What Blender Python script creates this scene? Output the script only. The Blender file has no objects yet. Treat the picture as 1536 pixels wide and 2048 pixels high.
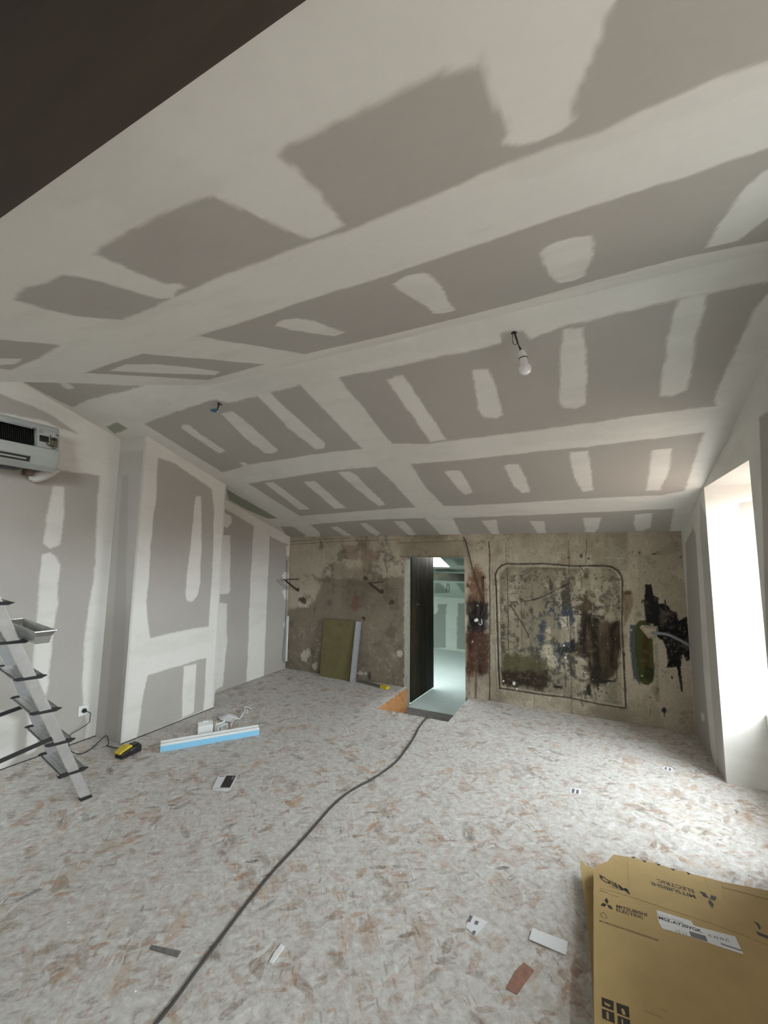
import bpy, math, random
import numpy as np
from mathutils import Vector, Matrix
random.seed(7)
sc = bpy.context.scene
col = sc.collection

# ------------------------------------------------------------------ camera, sky, light, exposure
H = 1.65
FPX = 821.5852
YAW, PITCH, ROLL = -0.4543, 0.1122, 0.0117
cy_, sy_ = math.cos(YAW), math.sin(YAW); cp_, sp_ = math.cos(PITCH), math.sin(PITCH); cr_, sr_ = math.cos(ROLL), math.sin(ROLL)
FW = np.array([sy_*cp_, cy_*cp_, sp_]); _r = np.array([cy_, -sy_, 0.0]); _u = np.cross(_r, FW)
RT = cr_*_r + sr_*_u; UP = -sr_*_r + cr_*_u
CAM = np.array([0, 0, H])
cam = bpy.data.objects.new('camera', bpy.data.cameras.new('camera')); col.objects.link(cam)
cam.data.sensor_fit = 'HORIZONTAL'; cam.data.sensor_width = 36; cam.data.lens = FPX/1536*36
cam.data.clip_start = 0.02
cam.matrix_world = Matrix(((RT[0], UP[0], -FW[0], 0), (RT[1], UP[1], -FW[1], 0), (RT[2], UP[2], -FW[2], H), (0, 0, 0, 1)))
sc.camera = cam
sc.view_settings.view_transform = 'Standard'; sc.view_settings.look = 'None'
sc.view_settings.gamma = 1; sc.view_settings.use_curve_mapping = False
sc.view_settings.exposure = 1.65
sc.cycles.max_bounces = 10; sc.cycles.diffuse_bounces = 7; sc.cycles.use_denoising = True
sc.cycles.sample_clamp_indirect = 6

w = bpy.data.worlds.new('overcast_sky'); sc.world = w; w.use_nodes = True
nt = w.node_tree; bg = nt.nodes['Background']
tc = nt.nodes.new('ShaderNodeTexCoord'); sx = nt.nodes.new('ShaderNodeSeparateXYZ'); rp = nt.nodes.new('ShaderNodeValToRGB')
nt.links.new(tc.outputs['Generated'], sx.inputs[0]); nt.links.new(sx.outputs['Z'], rp.inputs[0]); nt.links.new(rp.outputs[0], bg.inputs[0])
rp.color_ramp.elements[0].position = 0.0; rp.color_ramp.elements[0].color = (.17, .135, .11, 1)   # roofs and ground below the horizon
rp.color_ramp.elements[1].position = 0.03; rp.color_ramp.elements[1].color = (.90, .97, 1.0, 1)
bg.inputs[1].default_value = 7.5

XL, XR, D, ZW, S1 = -4.10, 0.8912, 5.0901, 1.9613, 0.3111     # left, right, far wall; eave height; roof slope
YC, XCH, Y1, Y2 = 2.0519, -3.7285, 2.4217, 3.4322
ZF = ZW + S1*(D-YC)           # height of the fold
S2 = 0.378                    # near slope falls towards the camera
XE = -2.466                   # left end of the near slope
YN, YW, ZT = 3.0759, 4.1026, 2.2537     # window opening
XO = 1.50                     # outer face of the window wall
YB = -2.2                     # wall behind the camera
WB = (-0.30, 1.95, 1.18, 2.05) # unseen second window beside the camera, added and sized to light the near floor
XD1, XD2, ZD, YR = -2.165, -1.3617, 1.6681, 5.28
ZL = -0.28                    # lower floor beyond the door
CUT = (-2.126, -1.32, 4.253)  # cut-out in the boards

def P1z(y): return ZW + S1*(D-y)
def P2z(y): return ZF - S2*(YC-y)

def portal(name, loc, rot, sx_, sy_):
    l = bpy.data.lights.new(name, 'AREA'); l.shape = 'RECTANGLE'; l.size = sx_; l.size_y = sy_
    l.cycles.is_portal = True
    o = bpy.data.objects.new(name, l); o.location = loc; o.rotation_euler = rot; col.objects.link(o); return o
portal('window_portal', (XO+.02, (YN+YW)/2, (ZT+.52)/2), (0, math.radians(90), 0), 1.74, 1.03)
portal('window_portal', (XO+.02, (WB[0]+WB[1])/2, (WB[2]+WB[3])/2), (0, math.radians(90), 0), WB[3]-WB[2], WB[1]-WB[0])
# pixel of the photograph -> point on a real plane of the room
def ray(px): return FW + (px[0]-768)/FPX*RT - (px[1]-1024)/FPX*UP
def onz(px, z=0.0): d = ray(px); return CAM + d*(z-H)/d[2]
def onx(px, x): d = ray(px); return CAM + d*x/d[0]
def ony(px, y): d = ray(px); return CAM + d*y/d[1]
def onpl(px, s, c):           # plane z = c + s*y
    d = ray(px); return CAM + d*(c-H)/(d[2]-s*d[1])
def onP1(px): return onpl(px, -S1, ZW+S1*D)
def onP2(px): return onpl(px, S2, ZF-S2*YC)

# ------------------------------------------------------------------ helpers
def tag(o, label=None, cat=None, group=None, kind=None):
    if label: o['label'] = label
    if cat: o['category'] = cat
    if group: o['group'] = group
    if kind: o['kind'] = kind
    return o
def thing(name, loc, label, cat, group=None):
    o = bpy.data.objects.new(name, None); o.empty_display_size = .05
    o.location = Vector([float(c) for c in loc]); col.objects.link(o); return tag(o, label, cat, group)
class MB:
    def __init__(s): s.v = []; s.f = []
    def add(s, vs, fs):
        n = len(s.v); s.v += [tuple(float(c) for c in v) for v in vs]; s.f += [tuple(i+n for i in f) for f in fs]; return s
    def frame(s, o, ax, ay, az):          # box from corner o with edge vectors
        o, ax, ay, az = map(np.array, (o, ax, ay, az))
        vs = [o+ax*i+ay*j+az*k for k in (0, 1) for j in (0, 1) for i in (0, 1)]
        if np.dot(np.cross(ax, ay), az) < 0: fs = [(0,1,3,2),(4,6,7,5),(0,4,5,1),(2,3,7,6),(0,2,6,4),(1,5,7,3)]
        else: fs = [(0,2,3,1),(4,5,7,6),(0,1,5,4),(2,6,7,3),(0,4,6,2),(1,3,7,5)]
        return s.add(vs, fs)
    def box(s, x0, x1, y0, y1, z0, z1): return s.frame((x0, y0, z0), (x1-x0, 0, 0), (0, y1-y0, 0), (0, 0, z1-z0))
    def prism(s, poly, vec):              # closed 3-D polygon swept along vec
        n = len(poly); p = [np.array(q, float) for q in poly]; v = np.array(vec, float)
        nn = sum(np.cross(p[i], p[(i+1) % n]) for i in range(n))
        if np.dot(nn, v) < 0: p = p[::-1]
        fs = [tuple(range(n))[::-1], tuple(range(n, 2*n))] + [(i, (i+1) % n, (i+1) % n+n, i+n) for i in range(n)]
        return s.add(p+[q+v for q in p], fs)
    def tube(s, pts, r, n=8, caps=True):
        pts = [np.array(p, float) for p in pts]; rs = r if hasattr(r, '__len__') else [r]*len(pts)
        up = None; vs = []
        for i, p in enumerate(pts):
            t = pts[min(i+1, len(pts)-1)]-pts[max(i-1, 0)]; t = t/(np.linalg.norm(t)+1e-12)
            if up is None: up = np.array([0, 0, 1.0]) if abs(t[2]) < .9 else np.array([1.0, 0, 0])
            a = np.cross(t, up); a /= np.linalg.norm(a); up = np.cross(a, t)
            vs += [p+rs[i]*(math.cos(2*math.pi*k/n)*a+math.sin(2*math.pi*k/n)*up) for k in range(n)]
        fs = [(i*n+k, i*n+(k+1) % n, (i+1)*n+(k+1) % n, (i+1)*n+k) for i in range(len(pts)-1) for k in range(n)]
        if caps: fs += [tuple(range(n))[::-1], tuple(range((len(pts)-1)*n, len(pts)*n))]
        return s.add(vs, fs)
    def build(s, name, mat, parent=None, smooth=False, bevel=0, **kw):
        me = bpy.data.meshes.new(name)
        off = Vector(parent.matrix_world.translation) if parent else Vector((0, 0, 0))
        if parent:
            off = Vector(parent.location); q = parent.parent
            while q: off += q.location; q = q.parent
        if parent is None and s.v and not kw.pop('world', False):
            a = np.array(s.v); off = Vector(((a[:, 0].min()+a[:, 0].max())/2, (a[:, 1].min()+a[:, 1].max())/2, a[:, 2].min()))
            me.from_pydata([Vector(v)-off for v in s.v], [], s.f); loc = off
        else:
            kw.pop('world', None)
            me.from_pydata([Vector(v)-off for v in s.v], [], s.f); loc = Vector((0, 0, 0))
        me.materials.append(mat); me.validate()
        if smooth: me.polygons.foreach_set('use_smooth', [True]*len(me.polygons))
        o = bpy.data.objects.new(name, me); o.location = loc; o.parent = parent; col.objects.link(o)
        if bevel:
            m = o.modifiers.new('bevel', 'BEVEL'); m.width = bevel; m.segments = 2; m.limit_method = 'ANGLE'
        if smooth and bevel == 0:
            try:
                me.set_sharp_from_angle(angle=math.radians(40))
            except Exception: pass
        return tag(o, **kw)

def spline(pts, n=8):
    P = [np.array(p, float) for p in pts]; P = [2*P[0]-P[1]]+P+[2*P[-1]-P[-2]]; out = []
    for i in range(1, len(P)-2):
        for k in range(n):
            t = k/n; a, b, c, d = P[i-1:i+3]
            out.append(.5*((2*b)+(-a+c)*t+(2*a-5*b+4*c-d)*t*t+(-a+3*b-3*c+d)*t**3))
    return out+[P[-2]]

# ------------------------------------------------------------------ materials
def mat(name, c, rough=.6, metal=0, var=0, vscale=8, bump=0, bscale=60, c2=None, aniso=None, spec=None, trans=0):
    m = bpy.data.materials.new(name); m.use_nodes = True; N = m.node_tree.nodes; L = m.node_tree.links; b = N['Principled BSDF']
    b.inputs['Base Color'].default_value = (*c, 1); b.inputs['Roughness'].default_value = rough; b.inputs['Metallic'].default_value = metal
    if spec is not None: b.inputs['Specular IOR Level'].default_value = spec
    if trans: b.inputs['Transmission Weight'].default_value = trans
    if var or c2:
        g = N.new('ShaderNodeNewGeometry'); mp = N.new('ShaderNodeMapping'); L.new(g.outputs['Position'], mp.inputs[0])
        if aniso: mp.inputs['Scale'].default_value = aniso
        n = N.new('ShaderNodeTexNoise'); n.inputs['Scale'].default_value = vscale; n.inputs['Detail'].default_value = 5; n.inputs['Roughness'].default_value = .65
        L.new(mp.outputs[0], n.inputs['Vector']); r = N.new('ShaderNodeValToRGB'); L.new(n.outputs[0], r.inputs[0])
        c2 = c2 or tuple(x*(1-var) for x in c)
        r.color_ramp.elements[0].position = .32; r.color_ramp.elements[1].position = .68
        r.color_ramp.elements[0].color = (*c2, 1); r.color_ramp.elements[1].color = (*c, 1); L.new(r.outputs[0], b.inputs['Base Color'])
    if bump:
        g = N.new('ShaderNodeNewGeometry'); n = N.new('ShaderNodeTexNoise'); n.inputs['Scale'].default_value = bscale; n.inputs['Detail'].default_value = 4
        L.new(g.outputs['Position'], n.inputs['Vector']); bp = N.new('ShaderNodeBump'); bp.inputs['Strength'].default_value = bump; bp.inputs['Distance'].default_value = .004
        L.new(n.outputs[0], bp.inputs['Height']); L.new(bp.outputs[0], b.inputs['Normal'])
    return m
def paintmat(name, rough=.9, bump=.15, bscale=70, fine=.05, spec=.2):
    """colour comes from the sheet's colour attribute, multiplied by a fine grain"""
    m = bpy.data.materials.new(name); m.use_nodes = True; N = m.node_tree.nodes; L = m.node_tree.links; b = N['Principled BSDF']
    a = N.new('ShaderNodeAttribute'); a.attribute_name = 'paint'
    g = N.new('ShaderNodeNewGeometry'); n = N.new('ShaderNodeTexNoise'); n.inputs['Scale'].default_value = bscale; n.inputs['Detail'].default_value = 6
    L.new(g.outputs['Position'], n.inputs['Vector'])
    mr = N.new('ShaderNodeMapRange'); mr.inputs[1].default_value = .25; mr.inputs[2].default_value = .75; mr.inputs[3].default_value = 1-fine; mr.inputs[4].default_value = 1+fine
    L.new(n.outputs[0], mr.inputs[0]); mx = N.new('ShaderNodeVectorMath'); mx.operation = 'SCALE'
    L.new(a.outputs['Color'], mx.inputs[0]); L.new(mr.outputs[0], mx.inputs['Scale']); L.new(mx.outputs[0], b.inputs['Base Color'])
    b.inputs['Roughness'].default_value = rough; b.inputs['Specular IOR Level'].default_value = spec
    bp = N.new('ShaderNodeBump'); bp.inputs['Strength'].default_value = bump; bp.inputs['Distance'].default_value = .003
    L.new(n.outputs[0], bp.inputs['Height']); L.new(bp.outputs[0], b.inputs['Normal'])
    return m
M_board = paintmat('plasterboard', bump=.05, bscale=40, fine=.02)
M_old = paintmat('old_plaster', rough=.8, bump=.5, bscale=55, fine=.16, spec=.3)

def osb(name, dust=1.0, fresh=False):
    m = bpy.data.materials.new(name); m.use_nodes = True; N = m.node_tree.nodes; L = m.node_tree.links; b = N['Principled BSDF']
    g = N.new('ShaderNodeNewGeometry')
    nz = N.new('ShaderNodeTexNoise'); nz.inputs['Scale'].default_value = 9; nz.inputs['Detail'].default_value = 3; L.new(g.outputs['Position'], nz.inputs['Vector'])
    vs = N.new('ShaderNodeVectorMath'); vs.operation = 'SCALE'; vs.inputs['Scale'].default_value = .05; L.new(nz.outputs['Color'], vs.inputs[0])
    va = N.new('ShaderNodeVectorMath'); L.new(g.outputs['Position'], va.inputs[0]); L.new(vs.outputs[0], va.inputs[1])
    def noise(scale, detail=6, rough=.6):
        n = N.new('ShaderNodeTexNoise'); n.inputs['Scale'].default_value = scale; n.inputs['Detail'].default_value = detail; n.inputs['Roughness'].default_value = rough
        L.new(g.outputs['Position'], n.inputs['Vector']); return n.outputs[0]
    def ramp(inp, stops):
        r = N.new('ShaderNodeValToRGB'); e = r.color_ramp.elements
        while len(e) < len(stops): e.new(.5)
        for i, (p, c) in enumerate(stops): e[i].position = p; e[i].color = (*c, 1) if hasattr(c, '__len__') else (c, c, c, 1)
        L.new(inp, r.inputs[0]); return r.outputs[0]
    def mixc(f, a, b_, mode='MIX'):
        x = N.new('ShaderNodeMix'); x.data_type = 'RGBA'; x.blend_type = mode
        for s_, i in ((f, 0), (a, 6), (b_, 7)):
            if isinstance(s_, bpy.types.NodeSocket): L.new(s_, x.inputs[i])
            else: x.inputs[i].default_value = s_ if i == 0 else (*s_, 1)
        return x.outputs[2]
    def mul(a, b_):
        x = N.new('ShaderNodeMath'); x.operation = 'MULTIPLY'
        for s_, i in ((a, 0), (b_, 1)):
            if isinstance(s_, bpy.types.NodeSocket): L.new(s_, x.inputs[i])
            else: x.inputs[i].default_value = s_
        return x.outputs[0]
    if fresh: base = ramp(noise(30), [(.3, (.40, .17, .06)), (.7, (.62, .33, .14))])
    else: base = ramp(noise(26, 9, .8), [(.33, (.33, .31, .28)), (.45, (.50, .48, .45)), (.56, (.60, .59, .57)), (.70, (.73, .73, .72))])
    c = base; hsum = None
    layers = [(0.35, 5.5, 17, .46, 0), (1.9, 6.5, 22, .46, 3), (1.15, 4.2, 10, .40, 7), (2.6, 9, 34, .48, 11), (.9, 16, 62, .38, 17), (2.2, 15, 55, .36, 23)]
    for th, s0, s1, amt, off in layers:
        mp = N.new('ShaderNodeMapping'); mp.inputs['Rotation'].default_value = (0, 0, th); mp.inputs['Location'].default_value = (off, off*1.7, 0)
        mp.vector_type = 'POINT'; mp.inputs['Scale'].default_value = (1, 1, 1); L.new(va.outputs[0], mp.inputs[0])
        m2 = N.new('ShaderNodeVectorMath'); m2.operation = 'MULTIPLY'; m2.inputs[1].default_value = (s0, s1, 3 if not fresh else 20); L.new(mp.outputs[0], m2.inputs[0])
        v = N.new('ShaderNodeTexVoronoi'); v.inputs['Scale'].default_value = 1; v.inputs['Randomness'].default_value = 1; L.new(m2.outputs[0], v.inputs['Vector'])
        sp = N.new('ShaderNodeSeparateColor'); L.new(v.outputs['Color'], sp.inputs[0])
        shape = ramp(v.outputs['Distance'], [(.34, 1.0), (.46, 0.0)])
        thr = .60 if not fresh else .3
        sel = ramp(sp.outputs[0], [(thr-.12, 0.0), (thr+.22, 1.0)])
        fib = ramp(noise(55, 8, .9), [(.38, .15), (.58, 1.0)])
        f = mul(mul(shape, sel), amt)
        if not fresh:
            bare = ramp(noise(3.4, 7, .8), [(.40, .15), (.60, 1.0)]); f = mul(mul(f, bare), fib)
            tint = ramp(sp.outputs[1], [(.0, (.19, .15, .12)), (.22, (.43, .25, .15)), (.42, (.25, .23, .21)), (.6, (.47, .31, .20)), (.74, (.13, .12, .11)), (.86, (.40, .35, .26)), (1, (.78, .78, .77))])
            f = mul(f, 2.5*dust)
        else: tint = ramp(sp.outputs[1], [(.0, (.35, .13, .05)), (.4, (.60, .30, .12)), (.7, (.25, .10, .04)), (1, (.72, .42, .2))])
        c = mixc(f, c, tint)
    L.new(c, b.inputs['Base Color']); b.inputs['Roughness'].default_value = .72; b.inputs['Specular IOR Level'].default_value = .3
    bp = N.new('ShaderNodeBump'); bp.inputs['Strength'].default_value = .35; bp.inputs['Distance'].default_value = .003
    L.new(c, bp.inputs['Height']); L.new(bp.outputs[0], b.inputs['Normal'])
    return m
M_osb = osb('dusty_strand_board')
M_osb_edge = osb('fresh_cut_strand_board', fresh=True)
M_dust = mat('joint_dust', (.78, .77, .74), .95, var=.2, vscale=40)
M_concrete = mat('grey_concrete', (.20, .19, .18), .9, var=.35, vscale=14, bump=.4)
M_alu = mat('aluminium', (.90, .91, .92), .30, .9, var=.15, vscale=14, bump=.12, bscale=30)
M_tread = mat('tread_aluminium', (.36, .365, .36), .5, .15, var=.3, vscale=20)
M_black = mat('black_plastic', (.012, .012, .013), .45)
M_rubber = mat('black_rubber', (.02, .02, .02), .8)
M_yellow = mat('yellow_plastic', (.62, .47, .03), .4)
M_white = mat('white_plastic', (.74, .76, .75), .35)
M_cream = mat('cream_foam', (.50, .44, .33), .8, bump=.6, bscale=60)
M_blue = mat('light_blue_film', (.25, .56, .80), .4)
M_card = mat('brown_cardboard', (.47, .335, .145), .8, var=.12, vscale=6)
M_ink = mat('black_ink', (.025, .018, .014), .6)
M_ink2 = mat('brown_ink', (.13, .085, .04), .7)
M_label = mat('white_paper', (.70, .71, .74), .6)
M_dim = mat('grey_ink', (.16, .15, .17), .6)
M_rust = mat('rusty_iron', (.06, .035, .025), .8, var=.5, vscale=40)
M_wood_dark = mat('dark_old_timber', (.075, .055, .042), .8, var=.45, vscale=3, aniso=(.35, 4, 4), c2=(.042, .034, .026), bump=.25, bscale=14)
M_door = mat('black_stained_door', (.040, .026, .012), .7, var=.6, vscale=5, aniso=(2, 2, .5), c2=(.007, .008, .005), bump=.3, bscale=20, spec=.2)
M_green = mat('olive_insulation_board', (.165, .145, .062), .85, var=.25, vscale=9, bump=.35, bscale=60)
M_stud = mat('galvanised_steel', (.50, .52, .55), .42, .55, var=.12, vscale=20)
M_lead = mat('grey_conduit', (.22, .24, .26), .5)
M_glass = mat('frosted_glass', (.86, .86, .88), .12, spec=.6, trans=.25)
M_copper = mat('blue_insulation', (.02, .12, .24), .4)

# ------------------------------------------------------------------ noise and painting in numpy
def vnoise(x, y, seed):
    xi = np.floor(x).astype(np.int64); yi = np.floor(y).astype(np.int64); fx = x-xi; fy = y-yi
    fx = fx*fx*(3-2*fx); fy = fy*fy*(3-2*fy)
    def h(a, b):
        n = (a*374761393+b*668265263+seed*974711) & 0xffffffff
        n = ((n ^ (n >> 13))*1274126177) & 0xffffffff; n = n ^ (n >> 16); return (n & 0xffffff)/0xffffff
    return (h(xi, yi)*(1-fx)+h(xi+1, yi)*fx)*(1-fy)+(h(xi, yi+1)*(1-fx)+h(xi+1, yi+1)*fx)*fy
def fbm(x, y, seed=1, oct=5, g=.55):
    s = 0; a = 1; t = 0
    for o in range(oct): s = s+a*vnoise(x*2**o+o*17.3, y*2**o+o*9.1, seed+o); t += a; a *= g
    return s/t
def sdist(U, V, poly):
    """signed distance to polygon, positive inside"""
    P = np.array(poly, float); n = len(P); d = np.full(U.shape, 1e9); ins = np.zeros(U.shape, bool)
    for i in range(n):
        a = P[i]; b = P[(i+1) % n]; e = b-a; L2 = max(e@e, 1e-12)
        t = np.clip(((U-a[0])*e[0]+(V-a[1])*e[1])/L2, 0, 1)
        d = np.minimum(d, np.hypot(U-a[0]-t*e[0], V-a[1]-t*e[1]))
        c = ((a[1] > V) != (b[1] > V))
        if abs(b[1]-a[1]) > 1e-12: ins ^= c & (U < (b[0]-a[0])*(V-a[1])/(b[1]-a[1])+a[0])
    return np.where(ins, d, -d)
def ldist(U, V, pts):
    P = np.array(pts, float); d = np.full(U.shape, 1e9)
    for i in range(len(P)-1):
        a = P[i]; e = P[i+1]-a; L2 = max(e@e, 1e-12)
        t = np.clip(((U-a[0])*e[0]+(V-a[1])*e[1])/L2, 0, 1)
        d = np.minimum(d, np.hypot(U-a[0]-t*e[0], V-a[1]-t*e[1]))
    return d
def sstep(x): x = np.clip(x, 0, 1); return x*x*(3-2*x)
def lines(a, b, step, breaks=()):
    n = max(2, int(round((b-a)/step))+1)
    l = list(np.linspace(a, b, n))
    for k in breaks:
        if a < k < b: j = min(range(len(l)), key=lambda i: abs(l[i]-k)); l[j] = k
    return np.array(sorted(l))
def sheet(name, U, V, place, paint, mat_, keep=None, flip=False, disp=None, parent=None, kind='structure'):
    """dense sheet over grid lines U x V; place(u, v) -> xyz arrays; paint(u, v) -> rgb array"""
    uu, vv = np.meshgrid(U, V, indexing='ij'); nu, nv = uu.shape
    X, Y, Z = place(uu, vv)
    if disp is not None:
        dx, dy, dz = disp(uu, vv); X = X+dx; Y = Y+dy; Z = Z+dz
    co = np.stack([np.broadcast_to(X, uu.shape), np.broadcast_to(Y, uu.shape), np.broadcast_to(Z, uu.shape)], -1).reshape(-1, 3)
    rgb = paint(uu, vv).reshape(-1, 3)
    i = np.arange(nu*nv).reshape(nu, nv)
    q = np.stack([i[:-1, :-1], i[1:, :-1], i[1:, 1:], i[:-1, 1:]], -1)
    if keep is not None:
        k = keep((uu[:-1, :-1]+uu[1:, 1:])/2, (vv[:-1, :-1]+vv[1:, 1:])/2); q = q[k]
    q = q.reshape(-1, 4)
    if flip: q = q[:, ::-1]
    used = np.zeros(nu*nv, bool); used[q.ravel()] = True; idx = np.cumsum(used)-1
    q = idx[q]; co = co[used]; rgb = rgb[used]
    me = bpy.data.meshes.new(name); me.vertices.add(len(co)); me.vertices.foreach_set('co', co.astype(np.float32).ravel())
    me.loops.add(q.size); me.loops.foreach_set('vertex_index', q.astype(np.int32).ravel())
    me.polygons.add(len(q)); me.polygons.foreach_set('loop_start', (np.arange(len(q))*4).astype(np.int32))
    me.update(calc_edges=True)
    a = me.attributes.new('paint', 'FLOAT_COLOR', 'POINT')
    a.data.foreach_set('color', np.concatenate([np.clip(rgb, 0, 1), np.ones((len(rgb), 1))], 1).astype(np.float32).ravel())
    me.materials.append(mat_)
    me.polygons.foreach_set('use_smooth', np.ones(len(q), bool))
    o = bpy.data.objects.new(name, me); col.objects.link(o); o.parent = parent
    return tag(o, kind=kind) if parent is None else o

C_GREY = np.array([.405, .385, .355]); C_WHITE = np.array([.68, .67, .635]); C_HYDRO = np.array([.30, .325, .26])
def plaster(layers, conv, seed, uv_px=None, start=1.0, warp=.012):
    """layers: (pixel polygon, value[, feather]) painted in order; 1 = jointing compound, 0 = bare grey board, 2 = green board"""
    prepared = []
    for L in layers:
        pl = np.array([conv(p) for p in L[0]]); prepared.append((pl, L[1], L[2] if len(L) > 2 else .016))
    def paint(u, v):
        m = np.full(u.shape, float(start)); g = np.zeros(u.shape)
        wn = (fbm(u*7, v*7, seed, 3)-.5)*2*warp*.9 + (fbm(u*45, v*45, seed+5, 2)-.5)*warp*.9
        fw = .4+1.3*fbm(u*6, v*6, seed+9, 3)
        for pl, val, fe in prepared:
            mg = .06; bx = (u > pl[:, 0].min()-mg) & (u < pl[:, 0].max()+mg) & (v > pl[:, 1].min()-mg) & (v < pl[:, 1].max()+mg)
            if not bx.any(): continue
            d = sdist(u[bx], v[bx], pl)+wn[bx]*(1 if fe < .03 else .6)
            a = sstep(d/(fe*fw[bx])+.5)
            mm = m[bx]; gg = g[bx]
            if val == 2: gg = gg*(1-a)+a; mm = mm*(1-a)
            else: mm = mm*(1-a)+val*a; gg = gg*(1-a*(val > 0))
            m[bx] = mm; g[bx] = gg
        k = (.93+.14*fbm(u*2.2, v*2.2, seed+20, 5))[..., None]
        # compound is uneven: thin passes let the board show through
        thin = np.clip((fbm(u*3.1, v*9, seed+31, 4)-.54)*1.0, 0, .12)
        m = np.clip(m-thin*m, 0, 1)[..., None]; g = g[..., None]
        c = C_GREY*(1-g)+C_HYDRO*g
        return (c*(1-m)+C_WHITE*m)*k
    return paint

# ------------------------------------------------------------------ ceiling: far slope
G, W_ = 0, 1
P1_L = [
 ([(288,848),(355,822),(432,798),(440,802),(455,806),(516,793),(600,770),(723,897),(620,910),(495,930),(478,936),(444,944)], 0),
 ([(362,856),(366,850),(378,850),(400,868),(452,902),(440,908)], 1),
 ([(443,827),(465,823),(500,850),(556,900),(545,907),(530,906),(490,875)], 1),
 ([(505,780),(530,775),(545,792),(650,887),(648,897),(630,898),(575,855)], 1),
 ([(478,925),(488,924),(505,935),(495,940)], 1),
 ([(678,755),(768,737),(900,709),(960,697),(1003,687),(1002,668),(1012,664),(1030,662),(1046,664),(1062,680),(1085,667),(1118,655),(1250,624),(1368,595),(1536,563),(1580,552),(1560,577),(1536,590),(1511,619),(1480,683),(1462,720),(1432,780),(1432,812),(1300,828),(1186,845),(1060,862),(936,877),(855,888),(783,887)], 0),
 ([(773,760),(784,756),(788,752),(806,749),(894,880),(861,884),(820,825)], 1),
 ([(945,739),(977,737),(992,775),(1005,830),(994,837),(967,836),(955,818)], 1),
 ([(1125,658),(1166,656),(1175,744),(1172,810),(1155,818),(1127,816),(1119,802),(1122,720)], 1),
 ([(1358,600),(1388,590),(1416,588),(1394,670),(1375,780),(1344,793),(1321,791),(1328,725),(1344,641)], 1),
 ([(496,967),(603,950),(673,940),(753,933),(790,970),(830,1014),(700,1024),(599,1032),(545,998)], 0),
 ([(529,966),(546,964),(619,1018),(599,1020)], 1),
 ([(607,964),(630,962),(692,1016),(669,1017)], 1),
 ([(675,944),(697,942),(712,950),(773,1010),(757,1012),(712,977)], 1),
 ([(822,928),(936,919),(1060,905),(1186,892),(1300,878),(1408,865),(1389,923),(1369,982),(1326,990),(1130,1000),(936,1011),(888,1012),(853,977)], 0),
 ([(890,944),(902,941),(919,942),(935,962),(944,985),(931,989),(915,978)], 1),
 ([(1006,932),(1018,928),(1039,928),(1052,955),(1059,984),(1045,986),(1028,972)], 1),
 ([(1138,904),(1176,902),(1182,940),(1186,980),(1166,984),(1148,955)], 1),
 ([(1305,900),(1344,897),(1340,930),(1334,951),(1319,980),(1293,981)], 1),
 ([(621,1049),(690,1043),(751,1039),(849,1036),(882,1069),(890,1080),(640,1084),(640,1066)], 0),
 ([(660,1054),(675,1053),(703,1071),(689,1072)], 1),
 ([(720,1047),(732,1046),(745,1054),(761,1067),(753,1072),(738,1064)], 1),
 ([(787,1043),(808,1042),(833,1069),(820,1072)], 1),
 ([(906,1036),(1060,1030),(1200,1024),(1350,1017),(1343,1040),(1338,1075),(927,1080)], 0),
 ([(963,1041),(992,1040),(998,1068),(987,1071),(975,1058)], 1),
 ([(1059,1042),(1088,1042),(1093,1068),(1077,1069)], 1),
 ([(1166,1036),(1202,1035),(1198,1056),(1188,1065),(1170,1064)], 1),
 ([(1268,1029),(1306,1026),(1301,1056),(1284,1062),(1270,1062)], 1),
 ([(453,978),(500,1005),(556,1037),(535,1037),(495,1020),(457,999)], 2),
 ([(562,1053),(584,1053),(613,1071),(600,1076),(575,1075)], 0),
 ([(30,755),(56,763),(289,771),(245,783),(187,796),(144,814),(112,799)], 0),
 ([(116,762),(137,767),(152,776),(137,779),(125,774)], 1),
 ([(210,853),(235,845),(255,857),(230,869)], 2),
]
cv = lambda p: onP1(p)[:2]
U = lines(XL-.02, XR+.02, .0125, (XE,)); V = lines(.9, D+.03, .0125, (YC,))
sheet('ceiling', U, V, lambda u, v: (u, v, P1z(v)), plaster(P1_L, cv, 11), M_board,
      keep=lambda u, v: (v > YC) | (u < XE), flip=True)

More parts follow.
